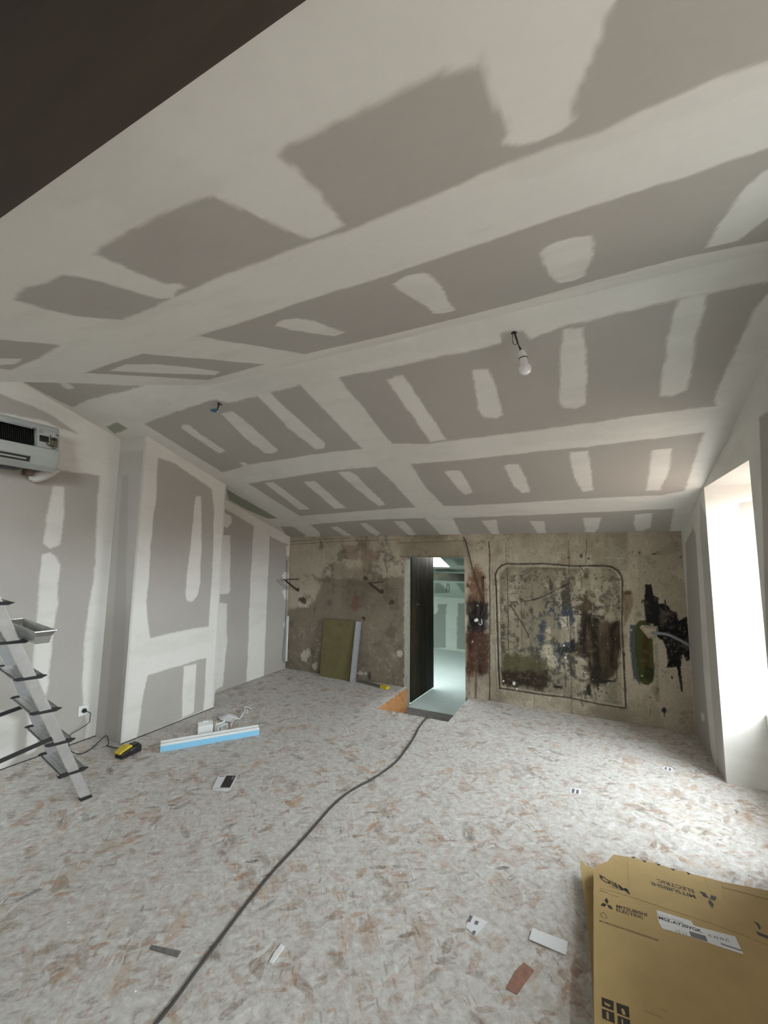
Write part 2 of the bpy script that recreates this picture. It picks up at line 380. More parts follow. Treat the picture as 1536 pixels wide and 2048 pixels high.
# near slope, falling towards the camera
P2_L = [
 ([(30,600),(42,583),(50,575),(90,568),(125,549),(200,558),(320,597),(315,610),(290,622),(245,640),(150,632),(90,617)], 0),
 ([(192,510),(210,492),(240,477),(270,457),(310,432),(350,415),(400,396),(422,392),(500,345),(550,312),(575,290),(620,270),(660,250),(720,225),(768,200),(830,170),(890,140),(890,150),(960,135),(966,112),(972,120),(1100,40),(1228,0),(1290,-90),(1750,-240),(1750,60),(1600,105),(1536,127),(1418,165),(1308,215),(1198,265),(1088,300),(988,340),(918,370),(768,430),(685,465),(600,492),(490,535),(380,580),(320,605),(250,560)], 0),
 ([(422,392),(470,350),(550,306),(600,345),(640,385),(685,452),(655,467),(622,478),(560,455),(500,425)], 1, .012),
 ([(192,512),(150,530),(125,548),(200,562),(320,597),(345,595),(352,580),(367,575),(360,569),(330,568),(290,552),(240,530)], 1, .012),
 ([(966,112),(978,160),(988,190),(1003,230),(1018,262),(1000,288),(1043,292),(1080,282),(1118,265),(1150,240),(1140,215),(1150,180),(1163,150),(1180,115),(1193,85),(1208,25),(1228,0),(1290,-90),(1000,-90)], 1, .012),
 ([(395,672),(500,640),(600,605),(690,577),(768,552),(890,512),(1008,472),(1168,417),(1260,388),(1368,355),(1450,325),(1536,297),(1680,250),(1700,440),(1536,482),(1368,515),(1193,560),(1038,605),(900,640),(768,672),(690,690),(610,708),(530,694),(450,682)], 0),
 ([(550,651),(565,640),(595,637),(630,642),(660,655),(690,665),(670,672),(625,667),(585,660)], 1, .010),
 ([(783,570),(795,560),(813,550),(845,546),(858,547),(880,570),(895,600),(911,620),(890,626),(868,627),(858,615),(820,595)], 1, .010),
 ([(1080,507),(1090,495),(1118,482),(1150,475),(1180,472),(1188,485),(1184,515),(1168,552),(1145,562),(1118,566),(1095,545)], 1, .010),
 ([(1410,497),(1440,445),(1493,375),(1536,335),(1600,285),(1640,330),(1600,400),(1536,435),(1478,482)], 1, .012),
 ([(-250,655),(0,678),(120,690),(80,716),(20,740),(0,737),(-250,735)], 0),
 ([(-250,700),(0,717),(40,718),(32,728),(0,730),(-250,722)], 1, .010),
 ([(285,707),(400,717),(530,729),(470,745),(415,760),(300,753),(170,746),(220,728)], 0, .010),
 ([(250,729),(310,728),(380,735),(440,743),(430,750),(330,747),(220,742)], 1, .008),
]
cv2 = lambda p: onP2(p)[:2]
YP2 = .22
U = lines(XE, XR+.02, .010); V = lines(YP2, YC, .008)
sheet('ceiling', U, V, lambda u, v: (u, v, P2z(v)), plaster(P2_L, cv2, 41, warp=.009), M_board, flip=True)
# side face that closes the end of the near slope, and plain ceiling beyond the beam
mb = MB()
mb.prism([(XE+.004, YC-.01, P2z(YC-.01)+.004), (XE+.004, YP2, P2z(YP2)+.004), (XE+.004, YP2, P1z(.9)), (XE+.004, .9, P1z(.9)-.0), (XE+.004, YC-.01, P1z(YC-.01)+.004)], (.04, 0, 0))
M_plain = mat('plain_compound', tuple(C_WHITE*.9), .9, var=.08, vscale=4); M_bare = mat('bare_block', (.22, .20, .175), .9, var=.2, vscale=4)
mb.build('wall_bulkhead', M_bare, kind='structure')
mb = MB(); mb.box(XE+.05, XR, YB, YP2, 2.30, 2.36); mb.box(XL, XE+.05, YB, .9, P1z(.9), P1z(.9)+.05)
mb.build('ceiling', M_bare, kind='structure')
mb = MB(); mb.box(XE-.0, XR-.002, -.12, .2517, 2.15, 2.298)
mb.build('trim_beam', M_wood_dark, kind='structure')

# ------------------------------------------------------------------ left wall, chimney breast
def top_left(y): return np.where(y < .9, P1z(.9), P1z(np.maximum(y, .9)))
LW = [
 ([(-300,640),(-60,750),(0,787),(60,810),(100,828),(130,849),(156,868),(125,857),(90,842),(0,826),(-300,790)], 0),
 ([(-400,900),(0,930),(60,937),(125,941),(199,951),(195,1005),(191,1110),(186,1165),(176,1230),(166,1308),(166,1406),(172,1450),(168,1500),(-50,1700),(-400,1750)], 0),
 ([(104,971),(127,973),(129,1032),(121,1090),(101,1098),(84,1087),(96,1024)], 1),
 ([(84,1108),(100,1105),(113,1114),(119,1134),(114,1165),(116,1207),(107,1253),(104,1308),(94,1380),(78,1458),(72,1503),(52,1508),(57,1425),(68,1308),(78,1197),(81,1132)], 1),
 ([(-400,1420),(-10,1420),(35,1440),(30,1515),(-10,1560),(-400,1700)], 1, .05),
 ([(568,1040),(430,950),(430,1395),(576,1345),(582,1070)], 0),
 ([(440,962),(520,1020),(600,1080),(590,1100),(575,1088),(545,1076),(515,1056),(470,1030),(440,1012)], 1),
 ([(508,1048),(540,1062),(537,1130),(534,1200),(528,1340),(526,1375),(492,1388),(496,1300),(500,1180),(505,1100)], 1),
 ([(440,1020),(463,1032),(464,1045),(455,1056),(440,1052)], 1),
 ([(435,1069),(461,1071),(460,1180),(457,1187),(435,1190)], 1),
 ([(435,1204),(454,1207),(454,1282),(446,1373),(430,1381)], 1),
 ([(572,1092),(590,1092),(590,1112),(574,1112)], 1), ([(564,1150),(569,1144),(590,1146),(590,1172),(572,1172)], 1),
 ([(564,1184),(568,1179),(590,1180),(590,1199),(570,1199)], 1), ([(566,1248),(570,1242),(590,1246),(590,1264),(572,1265)], 1),
]
cvl = lambda p: onx(p, XL)[1:]
U = lines(YB, D, .013); V = np.linspace(0, 1, 260)
sheet('wall_left', U, V, lambda u, v: (np.full_like(u, XL), u, v*(top_left(u)+.05)-.02),
      lambda u, v: plaster(LW, cvl, 71)(u, v*(top_left(u)+.05)-.02), M_board)
# chimney breast: side that faces the camera and long face
cvc = lambda p: onx(p, XCH)[1:]
CH = [
 ([(316,915),(332,921),(351,928),(390,954),(424,979),(428,1020),(426,1120),(417,1253),(378,1259),(340,1266),(301,1276),(296,1240),(293,1198),(299,1132),(301,1090),(306,1040),(312,997)], 0, .012),
 ([(391,994),(396,992),(402,993),(403,1090),(400,1165),(395,1192),(385,1204),(374,1202),(371,1190),(374,1149),(380,1100),(386,1045)], 1, .010),
 ([(295,1351),(330,1340),(365,1330),(390,1322),(412,1316),(410,1370),(407,1421),(365,1438),(320,1456),(273,1478),(286,1393)], 0, .012),
 ([(367,1333),(392,1328),(391,1370),(387,1424),(364,1436)], 1, .010),
]
U = lines(Y1, Y2, .011); V = np.linspace(0, 1, 230)
ch = thing('chimney_breast', (XCH, Y1, 0), None, None); ch['kind'] = 'structure'; ch.name = 'wall_chimney_breast'
def childed(o, parent):
    o.parent = parent; o.location = -Vector(parent.location); 
    if 'kind' in o: del o['kind']
    return o
childed(sheet('long_face', U, V, lambda u, v: (np.full_like(u, XCH), u, v*P1z(u)), lambda u, v: plaster(CH, cvc, 91, warp=.008)(u, v*P1z(u)), M_board), ch)
cvs = lambda p: [ony(p, Y1)[0], ony(p, Y1)[2]]
CS = [([(244,950),(257,950),(254,1100),(252,1250),(243,1380),(232,1490),(206,1490),(216,1380),(226,1250),(235,1100)], 0, .015),
      ([(200,868),(300,868),(300,900),(200,905)], .5, .05)]
U = lines(XL, XCH, .011); V = np.linspace(0, 1, 180)
childed(sheet('end_face', U, V, lambda u, v: (u, np.full_like(u, Y1), v*P1z(Y1)), lambda u, v: plaster(CS, cvs, 95, start=.22)(u, v*P1z(Y1)), M_board), ch)
mb = MB(); mb.add([(XL, Y2, 0), (XCH, Y2, 0), (XCH, Y2, P1z(Y2)), (XL, Y2, P1z(Y2))], [(3, 2, 1, 0)])
mb.build('far_face', M_plain, ch)
mb = MB(); mb.box(XCH-.0, XCH+.0022, Y1-.0022, Y1+.018, .002, P1z(Y1)-.01); mb.box(XCH-.0, XCH+.0018, Y2-.018, Y2+.001, .002, P1z(Y2)-.01)
mb.build('corner_bead', M_plain, ch)

# ------------------------------------------------------------------ right wall with the window opening
cvr = lambda p: onx(p, XR)[1:]
RW = [
 ([(1371,1085),(1386,1055),(1392,1070),(1399,1190),(1407,1340),(1422,1500),(1433,1555),(1400,1490),(1391,1467),(1377,1250)], 0, .012),
 ([(1400,1000),(1414,1040),(1425,1200),(1440,1400),(1452,1575),(1436,1560),(1424,1400),(1410,1200),(1400,1060)], .35, .02),
 ([(1389,1035),(1397,1045),(1404,1120),(1409,1228),(1405,1234),(1401,1228),(1396,1140)], 1, .008),
 ([(1407,1276),(1413,1277),(1420,1380),(1430,1500),(1425,1512),(1419,1470),(1412,1370)], 1, .008),
 ([(1401,1424),(1408,1428),(1409,1442),(1403,1440)], 1, .01),
 ([(1518,834),(1560,808),(1800,700),(1900,1300),(1560,1500),(1533,1290),(1524,1000)], 0, .02),
]
def rkeep(u, v):
    z = v*P1zr(u)
    return ~((u > YN) & (u < YW) & (v < VT(u))) & ~((u > WB[0]) & (u < WB[1]) & (z > WB[2]) & (z < WB[3]))
def P1zr(u): return np.where(u > YC, P1z(u), np.where(u > YP2, P2z(u), 2.36))
UR = lines(YB, D, .013, (YN, YW, WB[0], WB[1]))
# grid in absolute heights below the opening head, stretched above it
nv1, nv2 = 150, 60
V = np.linspace(0, 1, nv1+nv2)
vt = (nv1-1)/(nv1+nv2-1)
def rz(u, v): 
    top = P1zr(u); h = np.minimum(ZT, top-.005)
    return np.where(v <= vt+1e-9, v/vt*(h+.02)-.02, h+(v-vt)/(1-vt)*(top+.03-h))
def rkeep(u, v):
    z = rz(u, v); return ~((u > YN) & (u < YW) & (v < vt)) & ~((u > WB[0]) & (u < WB[1]) & (z > WB[2]) & (z < WB[3]))
sheet('wall_right', UR, V, lambda u, v: (np.full_like(u, XR), u, rz(u, v)), lambda u, v: plaster(RW, cvr, 131, warp=.006)(u, rz(u, v)), M_board, keep=rkeep, flip=True)
win = bpy.data.objects.new('window_1', None); win.location = (XR, (YN+YW)/2, 0); col.objects.link(win); tag(win, kind='structure')
cvv = lambda p: [ony(p, YW)[0], ony(p, YW)[2]]
RV = [([(1476,1005),(1501,1001),(1580,990),(1640,1430),(1530,1420),(1498,1422),(1501,1399),(1494,1297),(1489,1207),(1480,1124)], 0, .010),
      ([(1506,1228),(1516,1218),(1560,1216),(1560,1268),(1522,1266),(1508,1252)], 1, .010),
      ([(1506,1385),(1515,1377),(1560,1375),(1560,1440),(1506,1440)], 1, .012)]
U = lines(XR, XO, .009); V = lines(0, ZT, .009)
childed(sheet('reveal', U, V, lambda u, v: (u, np.full_like(u, YW), v), lambda u, v: plaster(RV, cvv, 151, warp=.007)(u, v), M_board, flip=False), win)
mb = MB(); mb.box(XR+.004, XO, YN-.12, YN, 0, ZT); mb.build('reveal', M_plain, win)
mb = MB(); mb.box(XR+.004, XO, YN-.12, YW+.12, ZT, ZT+.12); mb.build('soffit', M_plain, win)
mb = MB(); mb.box(1.155, XO, YN, YW, 0, .535); mb.build('parapet', M_plain, win)
mb = MB(); mb.box(XR+.004, XO, YW+.004, YW+.12, 0, ZT+.05); mb.build('reveal_backing', M_plain, win)
mb = MB()
fx = 1.36
mb.box(fx, fx+.06, YN, YW, .535, .60); mb.box(fx, fx+.06, YN, YW, ZT-.06, ZT); mb.box(fx, fx+.06, YN, YN+.05, .6, ZT-.06); mb.box(fx, fx+.06, YW-.05, YW, .6, ZT-.06)
mb.build('window_frame', M_white, win)
# added window out of view, guessed from the bright near floor
w2 = bpy.data.objects.new('window_added', None); w2.location = (XR, (WB[0]+WB[1])/2, WB[2]); col.objects.link(w2); tag(w2, kind='structure')
mb = MB(); y0, y1, z0, z1 = WB
mb.box(XR+.004, XO, y0-.1, y0, z0-.1, z1+.1); mb.box(XR+.004, XO, y1, y1+.1, z0-.1, z1+.1); mb.box(XR+.004, XO, y0, y1, z0-.1, z0); mb.box(XR+.004, XO, y0, y1, z1, z1+.1)
mb.build('reveal', M_plain, w2)
mb = MB(); mb.box(fx, fx+.06, y0, y1, z0, z0+.06); mb.box(fx, fx+.06, y0, y1, z1-.06, z1); mb.box(fx, fx+.06, y0, y0+.05, z0+.06, z1-.06); mb.box(fx, fx+.06, y1-.05, y1, z0+.06, z1-.06); mb.box(fx, fx+.06, (y0+y1)/2-.03, (y0+y1)/2+.03, z0+.06, z1-.06)
mb.build('window_frame', M_white, w2)
mb = MB(); mb.box(XL-.1, XO, YB-.1, YB, 0, 3.3); mb.build('wall_back', M_bare, kind='structure')

# ------------------------------------------------------------------ old far wall, painted in the numpy canvas
def proj(X, Y, Z):
    dx, dy, dz = X-CAM[0], Y-CAM[1], Z-CAM[2]
    d = dx*FW[0]+dy*FW[1]+dz*FW[2]
    return 768+FPX*(dx*RT[0]+dy*RT[1]+dz*RT[2])/d, 1024-FPX*(dx*UP[0]+dy*UP[1]+dz*UP[2])/d
def A(r, g, b, k=1.0): return np.array([r, g, b])*k
RFRAME = [(1013,1385),(999,1378),(997,1340),(994,1250),(992,1180),(990,1150),(995,1138),(1003,1131),(1013,1127),(1040,1128),(1085,1127),(1110,1129),(1145,1132),(1205,1131),(1222,1133),(1236,1141),(1243,1152),(1245,1165),(1244,1250),(1248,1330),(1252,1417),(1200,1409),(1140,1396),(1080,1389),(1030,1381),(1000,1377)]
def oldpaint(u, v):
    x, y = proj(u, np.full_like(u, D), v)
    n1 = fbm(u*1.7, v*1.7, 201, 6, .6); n2 = fbm(u*6, v*6, 211, 6, .65); n3 = fbm(u*22, v*22, 221, 4, .7); n4 = fbm(u*5, v*1.6, 231, 5, .65)
    n5 = fbm(u*70, v*50, 241, 2, .7)
    n6 = fbm(u*17, v*2.4, 251, 5, .65)
    c = np.zeros(u.shape+(3,))+A(.49, .43, .35)
    def over(col_, a): nonlocal c; a = np.clip(a, 0, 1)[..., None]; c = c*(1-a)+np.array(col_)*a
    def polya(poly, fe, nz=6): return sstep((sdist(x, y, poly)+(n2-.5)*2*nz+(n3-.5)*nz)/fe+.5)
    def ell(cx, cy, rx, ry, nz=.8): return sstep((1-np.hypot((x-cx)/rx, (y-cy)/ry)+(n2-.5)*nz*2.6+(n3-.5)*nz*1.5)*2.2)
    def line(pts, w, nz=1.2): return sstep((w-ldist(x+(n2-.5)*nz*3, y+(n3-.5)*nz*2, pts))/.9+.3)
    over(A(.23, .195, .145), np.clip((n1-.44)*5, 0, .8))
    over(A(.16, .135, .10), np.clip((n2-.50)*3.2, 0, .5)*np.clip((n3-.3)*3, .2, 1))
    over(A(.50, .455, .385), (n4-.50)*4)
    # left: smooth lighter render above, rough brown below
    left = sstep((812-x)/6)
    over(A(.46, .42, .345), left*ell(640, 1128, 75, 75, .5)*.85)
    over(A(.175, .148, .112), left*polya([(560,1222),(600,1212),(622,1208),(645,1165),(655,1155),(700,1158),(760,1160),(815,1150),(815,1400),(560,1400)], 8, 9)*.80)
    over(A(.27, .195, .155), left*(polya([(685,1090),(722,1088),(715,1120),(690,1118)], 5)*.6+polya([(725,1098),(762,1102),(755,1125),(722,1120)], 6)*.6))
    over(A(.24, .20, .16), left*polya([(665,1128),(690,1125),(700,1155),(662,1160)], 8)*.6)
    over(A(.43, .39, .33), left*polya([(740,1125),(775,1120),(772,1150),(745,1152)], 7)*.6)
    over(A(.40, .38, .33), left*np.clip((n3-.60)*5, 0, .55)*sstep((y-1230)/50))
    over(A(.13, .115, .09), left*np.clip((n2-.58)*5, 0, .6))
    over(A(.20, .10, .075), left*ell(710, 1205, 6, 22)*.8)
    over(A(.53, .50, .44), left*(ell(612, 1310, 10, 13)+ell(630, 1330, 7, 9)+ell(722, 1347, 13, 5)+ell(800, 1307, 6, 7)+ell(607, 1208, 14, 9)))
    for b in [(600,1198,8,3.5),(608,1203,5,5),(729,1141,2,4),(730,1156,6,4),(728,1240,3,5),(739,1350,3,7),(783,1205,5,5),(726,1236,5,4)]: over(A(.07, .04, .03), ell(*b)*.9)
    over(A(.12, .11, .09), line([(770,1120),(774,1146)], 1.0)+line([(630,1215),(628,1221)], 1.5))
    over(A(.12, .11, .09), line([(582,1083),(640,1079),(700,1076)], .8)*.8+line([(582,1089),(650,1084),(800,1079)], .8)*.7)
    over(A(.33, .285, .215), polya([(798,1082),(935,1076),(960,1085),(935,1112),(800,1113)], 5, 3)*.5)
    over(A(.16, .15, .11), line([(798,1086),(850,1084),(930,1082),(945,1092)], 1.0)*.7+line([(800,1113),(930,1112)], 1.2)*.7)
    over(A(.52, .50, .44), line([(810,1125),(808,1200),(808,1390)], 1.6)*.55*(n3 > .5))
    # painted post right of the door
    post = sstep((x-931)/3)*sstep((979-x)/3)
    over(A(.20, .105, .06), post*polya([(936,1150),(950,1135),(972,1142),(976,1330),(934,1340)], 12, 14)*np.clip(.45+n3*1.0, 0, .95))
    over(A(.018, .02, .022), post*polya([(936,1208),(950,1200),(978,1206),(980,1258),(960,1272),(934,1262)], 10, 13)*np.clip(.6+n6*.7, 0, .97))
    over(A(.085, .03, .022), post*polya([(934,1266),(978,1262),(978,1335),(965,1352),(950,1338),(936,1352)], 12, 15)*np.clip(.45+n6*.95, 0, .95))
    over(A(.012, .008, .007), post*np.clip((n6-.50)*6, 0, .85)*sstep((y-1180)/30)*sstep((1360-y)/20))
    over(A(.10, .045, .03), post*(line([(953,1330),(951,1398)], 2.2)+line([(938,1330),(938,1362)], 2))*.7)
    over(A(.07, .045, .025), post*np.clip((n2-.52)*6, 0, .7)*sstep((1350-y)/20)*sstep((y-1140)/20))
    # right field
    right = sstep((x-979)/2)
    over(A(.52, .47, .39), right*np.clip((n2-.46)*3.4, 0, .6))
    over(A(.52, .465, .385), sstep((x-1252)/6)*.6)
    over(A(.30, .27, .20), right*np.clip((n4-.50)*5, 0, .5))
    ins = sstep(sdist(x, y, [(998,1150),(1013,1132),(1225,1136),(1242,1160),(1246,1412),(1000,1376)])/3)
    over(A(.30, .275, .20), ins*.45)
    # speckle: worn green-black, then blue
    sp = np.clip((n3-.46)*9, 0, 1)*np.clip((n2-.36)*5, 0, 1)
    over(A(.055, .062, .044), ins*np.clip((n3-.44)*9, 0, 1)*np.clip((n2-.30)*5, .15, 1)*sstep((y-1150)/70)*ell(1075, 1235, 190, 180, .5)*.92)
    over(A(.10, .09, .065), ins*np.clip((n4-.42)*5, 0, .6)*.7)
    over(A(.045, .040, .032), ins*np.clip((n6-.46)*6, 0, .85)*np.clip(ell(1125, 1270, 130, 130, .6)+.15, 0, 1)*(.4+.9*n3))
    over(A(.035, .035, .034), ins*np.clip((n6-.50)*6, 0, .8)*ell(1120, 1235, 60, 60, .8)*.8)
    over(A(.09, .085, .055), ins*sp*sstep((1175-y)/20)*.7)
    over(A(.11, .10, .07), ins*ell(1100, 1130, 45, 14)*.65)
    blue = ell(1085, 1260, 16, 40)+ell(1118, 1228, 45, 14)+ell(1135, 1292, 26, 14)+ell(1112, 1310, 14, 22)+ell(1145, 1245, 14, 18)+ell(1120,1255,8,30)
    over(A(.04, .055, .085), ins*np.clip(blue, 0, 1)*np.clip((n3-.36)*5, .15, 1)*.85)
    over(A(.012, .014, .018), ins*(ell(1138, 1300, 22, 9)*.9+ell(1146,1288,6,14)))
    over(A(.50, .455, .35), ins*(ell(1097, 1265, 10, 18)+ell(1096, 1300, 12, 12)+ell(1105,1325,9,12))*.75)
    over(A(.56, .52, .42), ins*polya([(1118,1234),(1138,1232),(1140,1258),(1124,1258)], 3, 2)*.75)
    brown = polya([(1160,1215),(1180,1225),(1225,1240),(1244,1240),(1246,1290),(1238,1335),(1210,1368),(1176,1372),(1172,1320),(1152,1310),(1158,1270)], 14, 12)
    over(A(.058, .036, .018), ins*brown*np.clip(.65+n2*.6, 0, .97)); over(A(.013, .010, .007), ins*brown*np.clip((n6-.40)*5, 0, .92))
    over(A(.07, .05, .025), ins*ell(1172, 1192, 13, 40)*.9); over(A(.10, .09, .07), ins*ell(1215, 1205, 14, 26)*.5)
    lb = polya([(1002,1305),(1060,1310),(1085,1330),(1098,1350),(1096,1372),(1085,1380),(1003,1368)], 12, 10)
    over(A(.075, .068, .028), ins*lb*.85); over(A(.028, .016, .010), ins*lb*sstep((y-1340+(n2-.5)*50)/14)*.95)
    over(A(.012, .012, .010), ins*ell(1015, 1235, 10, 7)*.5)
    for b in [(1178,1378,5,12),(1196,1375,3,9),(1205,1364,14,3),(1218,1362,18,3),(1116,1374,14,4),(1193,1240,4,10)]: over(A(.012, .011, .009), ell(*b, .5)*.95)
    # seams, cuts and the rounded outline left by old conduit
    over(A(.035, .030, .025), line([(978,1083),(980,1200),(979,1300),(979,1403)], 1.3)*.95)
    for pts, w_, k in [([(1012,1085),(1013,1128)], .8, .6), ([(1014,1135),(1016,1240),(1016,1300)], 1.2, .8), ([(1137,1082),(1138,1130),(1139,1200),(1141,1300),(1144,1428)], 1.0, .65),
                       ([(1173,1078),(1172,1127)], .9, .8), ([(1162,1145),(1163,1180)], .9, .6), ([(1160,1134),(1172,1149)], 1.0, .8), ([(1042,1200),(1042,1310)], .9, .5), ([(1021,1211),(1045,1248),(1058,1275)], 1.3, .9),
                       ([(1040,1197),(1050,1203),(1078,1196),(1100,1187),(1130,1170)], 1.2, .85), ([(1125,1173),(1136,1169)], 2.4, .8), ([(1065,1200),(1078,1196)], 2.0, .7), ([(1090,1215),(1095,1205),(1108,1203),(1118,1215),(1130,1204),(1138,1206),(1139,1216)], 1.2, .85),
                       ([(1118,1236),(1126,1240),(1131,1246),(1136,1252),(1126,1256)], 1.2, .8), ([(1134,1228),(1136,1256)], 1.2, .8), ([(1160,1229),(1200,1232)], 1.4, .8), ([(1152,1228),(1180,1229)], 1.8, .7),
                       ([(1130,1300),(1131,1375)], 1.2, .6), ([(1232,1320),(1234,1356),(1228,1364)], 1.6, .7), ([(1224,1325),(1226,1352)], 1.2, .5), ([(1068,1390),(1069,1415)], 1, .5), ([(1163,1390),(1166,1412)], 2.5, .5), ([(1300,1420),(1300,1430)], 1, .7),
                       ([(1210,1115),(1258,1118)], .8, -.5)]:
        over(A(.03, .027, .022) if k > 0 else A(.6, .56, .48), line(pts, w_)*abs(k))
    fr = ldist(x, y, RFRAME[1:])
    over(A(.035, .030, .022), sstep((1.9-np.abs(fr-.2)+(n3-.5)*2.2)/1.0)*.92)
    over(A(.56, .52, .44), sstep((1.3-np.abs(fr-3.6)+(n3-.5)*2)/1.2)*ins*.55)
    over(A(.12, .10, .07), sstep((3.5-fr)/3)*np.clip((n2-.45)*4, 0, 1)*.5)
    # stains at the right
    over(A(.20, .14, .085), polya([(1246,1183),(1262,1180),(1266,1205),(1256,1240),(1247,1262)], 6, 6)*.75)
    over(A(.10, .05, .03), ell(1256, 1186, 7, 4)*.8+ell(1254, 1213, 3, 8)*.4)
    over(A(.22, .19, .11), ell(1277, 1229, 6, 6, .3)*.6+ell(1290,1145,3,3,.3)*.5)
    over(A(.035, .065, .085), polya([(1259,1248),(1272,1250),(1275,1300),(1284,1360),(1280,1372),(1266,1350),(1260,1300)], 3, 3)*.9)
    pill = polya([(1271,1250),(1278,1241),(1292,1240),(1302,1250),(1306,1290),(1309,1345),(1307,1362),(1296,1371),(1284,1368),(1276,1350),(1270,1300)], 3, 1.5)
    over(A(.050, .062, .010), pill*.97); over(A(.060, .034, .010), pill*ell(1292, 1300, 10, 45, .3)*.9)
    over(A(.015, .014, .008), pill*ell(1298, 1350, 12, 16)*.6)
    over(A(.13, .13, .07), ell(1310, 1380, 10, 16)*.4+line([(1312,1290),(1316,1400)], 4)*.35)
    blk = polya([(1288,1190),(1292,1170),(1297,1171),(1302,1168),(1308,1190),(1316,1196),(1317,1207),(1332,1207),(1345,1222),(1354,1228),(1358,1240),(1374,1234),(1378,1250),(1381,1322),(1372,1325),(1366,1310),(1363,1340),(1365,1382),(1352,1335),(1334,1335),(1332,1300),(1326,1280),(1318,1278),(1306,1248),(1293,1247),(1290,1220)], 2, 4.5)
    over(A(.010, .0095, .0105), blk*np.clip(1.25-np.clip((n5-.62)*5, 0, .5)*sstep((x-1310)/10), 0, 1))
    over(A(.12, .105, .085), blk*polya([(1318,1215),(1340,1225),(1350,1245),(1344,1262),(1322,1262)], 10, 8)*.5*(n3 > .45))
    over(A(.010, .010, .010), line([(1356,1330),(1360,1360),(1364,1382)], 2.0)+line([(1284,1206),(1286,1200)], 1.5)+line([(1330,1200),(1330,1208)], 1.5)+ell(1344,1355,2.5,4,.3)+ell(1328,1420,5,6)*.9+ell(1300,1395,7,5)*.5+line([(1329,1420),(1329,1433)], 1.2))
    for b in [(1137,1115,4,4),(1162,1112,4,5),(1177,1117,3,3),(1265,1104,2,2),(1279,1105,4,5),(1308,1108,6,2.2),(1361,1114,3,2.5),(1219,1140,3,3),(1050,1160,2,4),(1248,1309,4,6)]: over(A(.07, .045, .035), ell(*b, .35)*.85)
    over(A(.24, .21, .16), ell(1335, 1100, 28, 12)*.4+ell(1165, 1098, 20, 8)*.35)
    over(A(.20, .175, .13), np.clip((n1-.45)*3, 0, .6)*sstep((y-1370-(x-980)*.12)/26)*right)
    over(A(.13, .11, .08), np.clip((n3-.57)*7, 0, .5)*np.clip((n2-.40)*5, 0, 1)*.8)
    spk = (vnoise(u*78, v*78, 515) > .80)*(n2 > .40)
    over(A(.05, .045, .035), spk*(ins*.55+right*.12+left*.10)*sstep((y-1128)/25))
    c *= np.array([1.0, .985, .94])
    dots = (vnoise(u*95, v*95, 333) > .972)*(n2 > .42)
    over(A(.66, .65, .60), dots*.75*(ins+post*1.0+left*.45+pill*.6))
    for b in [(1028,1367,3,4),(1007,1362,2.2,2),(1034,1378,2.5,2),(1128,1291,2.5,2),(1131,1315,2.5,2),(1170,1345,1.6,1.6),(945,1283,1.5,1.5),(955,1211,1.5,1.5),(1263,1260,1.8,2.5),(1284,1352,2,1.5)]: over(A(.80, .80, .76), ell(*b, .2))
    c *= (.86+.28*n3)[..., None]
    return c*.93
def olddisp(u, v):
    x, y = proj(u, np.full_like(u, D), v)
    h = (fbm(u*6, v*6, 401, 5, .6)-.5)*.009+(fbm(u*30, v*30, 411, 3)-.5)*.003
    fr = ldist(x, y, RFRAME[1:])
    h = h-.006*sstep((1.8-fr)/1.2)+.004*sstep((2-np.abs(fr-3.6))/1.2)
    e = np.minimum.reduce([np.clip((u-XL)/.05, 0, 1), np.clip((XR-u)/.05, 0, 1), np.clip(v/.05, 0, 1)])
    din = np.maximum(np.maximum(XD1-u, u-XD2), v-ZD); e = np.minimum(e, np.clip(np.abs(din)/.03, 0, 1))
    return 0*u, -h*e, 0*u
U = lines(XL, XR, .0062, (XD1, XD2)); V = lines(ZL-.05, ZW+.03, .0066, (ZD, 0.0))
sheet('wall_far', U, V, lambda u, v: (u, np.full_like(u, D), v), oldpaint, M_old, keep=lambda u, v: ~((u > XD1) & (u < XD2) & (v < ZD)), disp=olddisp)
# body of the old wall behind its face: jambs and lintel
M_jamb = mat('rough_jamb_plaster', (.36, .345, .29), .9, var=.3, vscale=22, bump=.5, bscale=50)
mb = MB(); mb.box(XL-.1, XD1, D+.012, YR, ZL-.05, ZW+.06); mb.box(XD2, XR+.1, D+.012, YR, ZL-.05, ZW+.06); mb.box(XD1, XD2, D+.012, YR, ZD, ZW+.06)
mb.add([(XD1, D, ZL), (XD1, D+.014, ZL), (XD1, D+.014, ZD), (XD1, D, ZD)], [(0, 1, 2, 3)]).add([(XD2, D, ZL), (XD2, D+.014, ZL), (XD2, D+.014, ZD), (XD2, D, ZD)], [(3, 2, 1, 0)]).add([(XD1, D, ZD), (XD2, D, ZD), (XD2, D+.014, ZD), (XD1, D+.014, ZD)], [(0, 1, 2, 3)])
mb.build('wall_door_jambs', M_jamb, kind='structure')

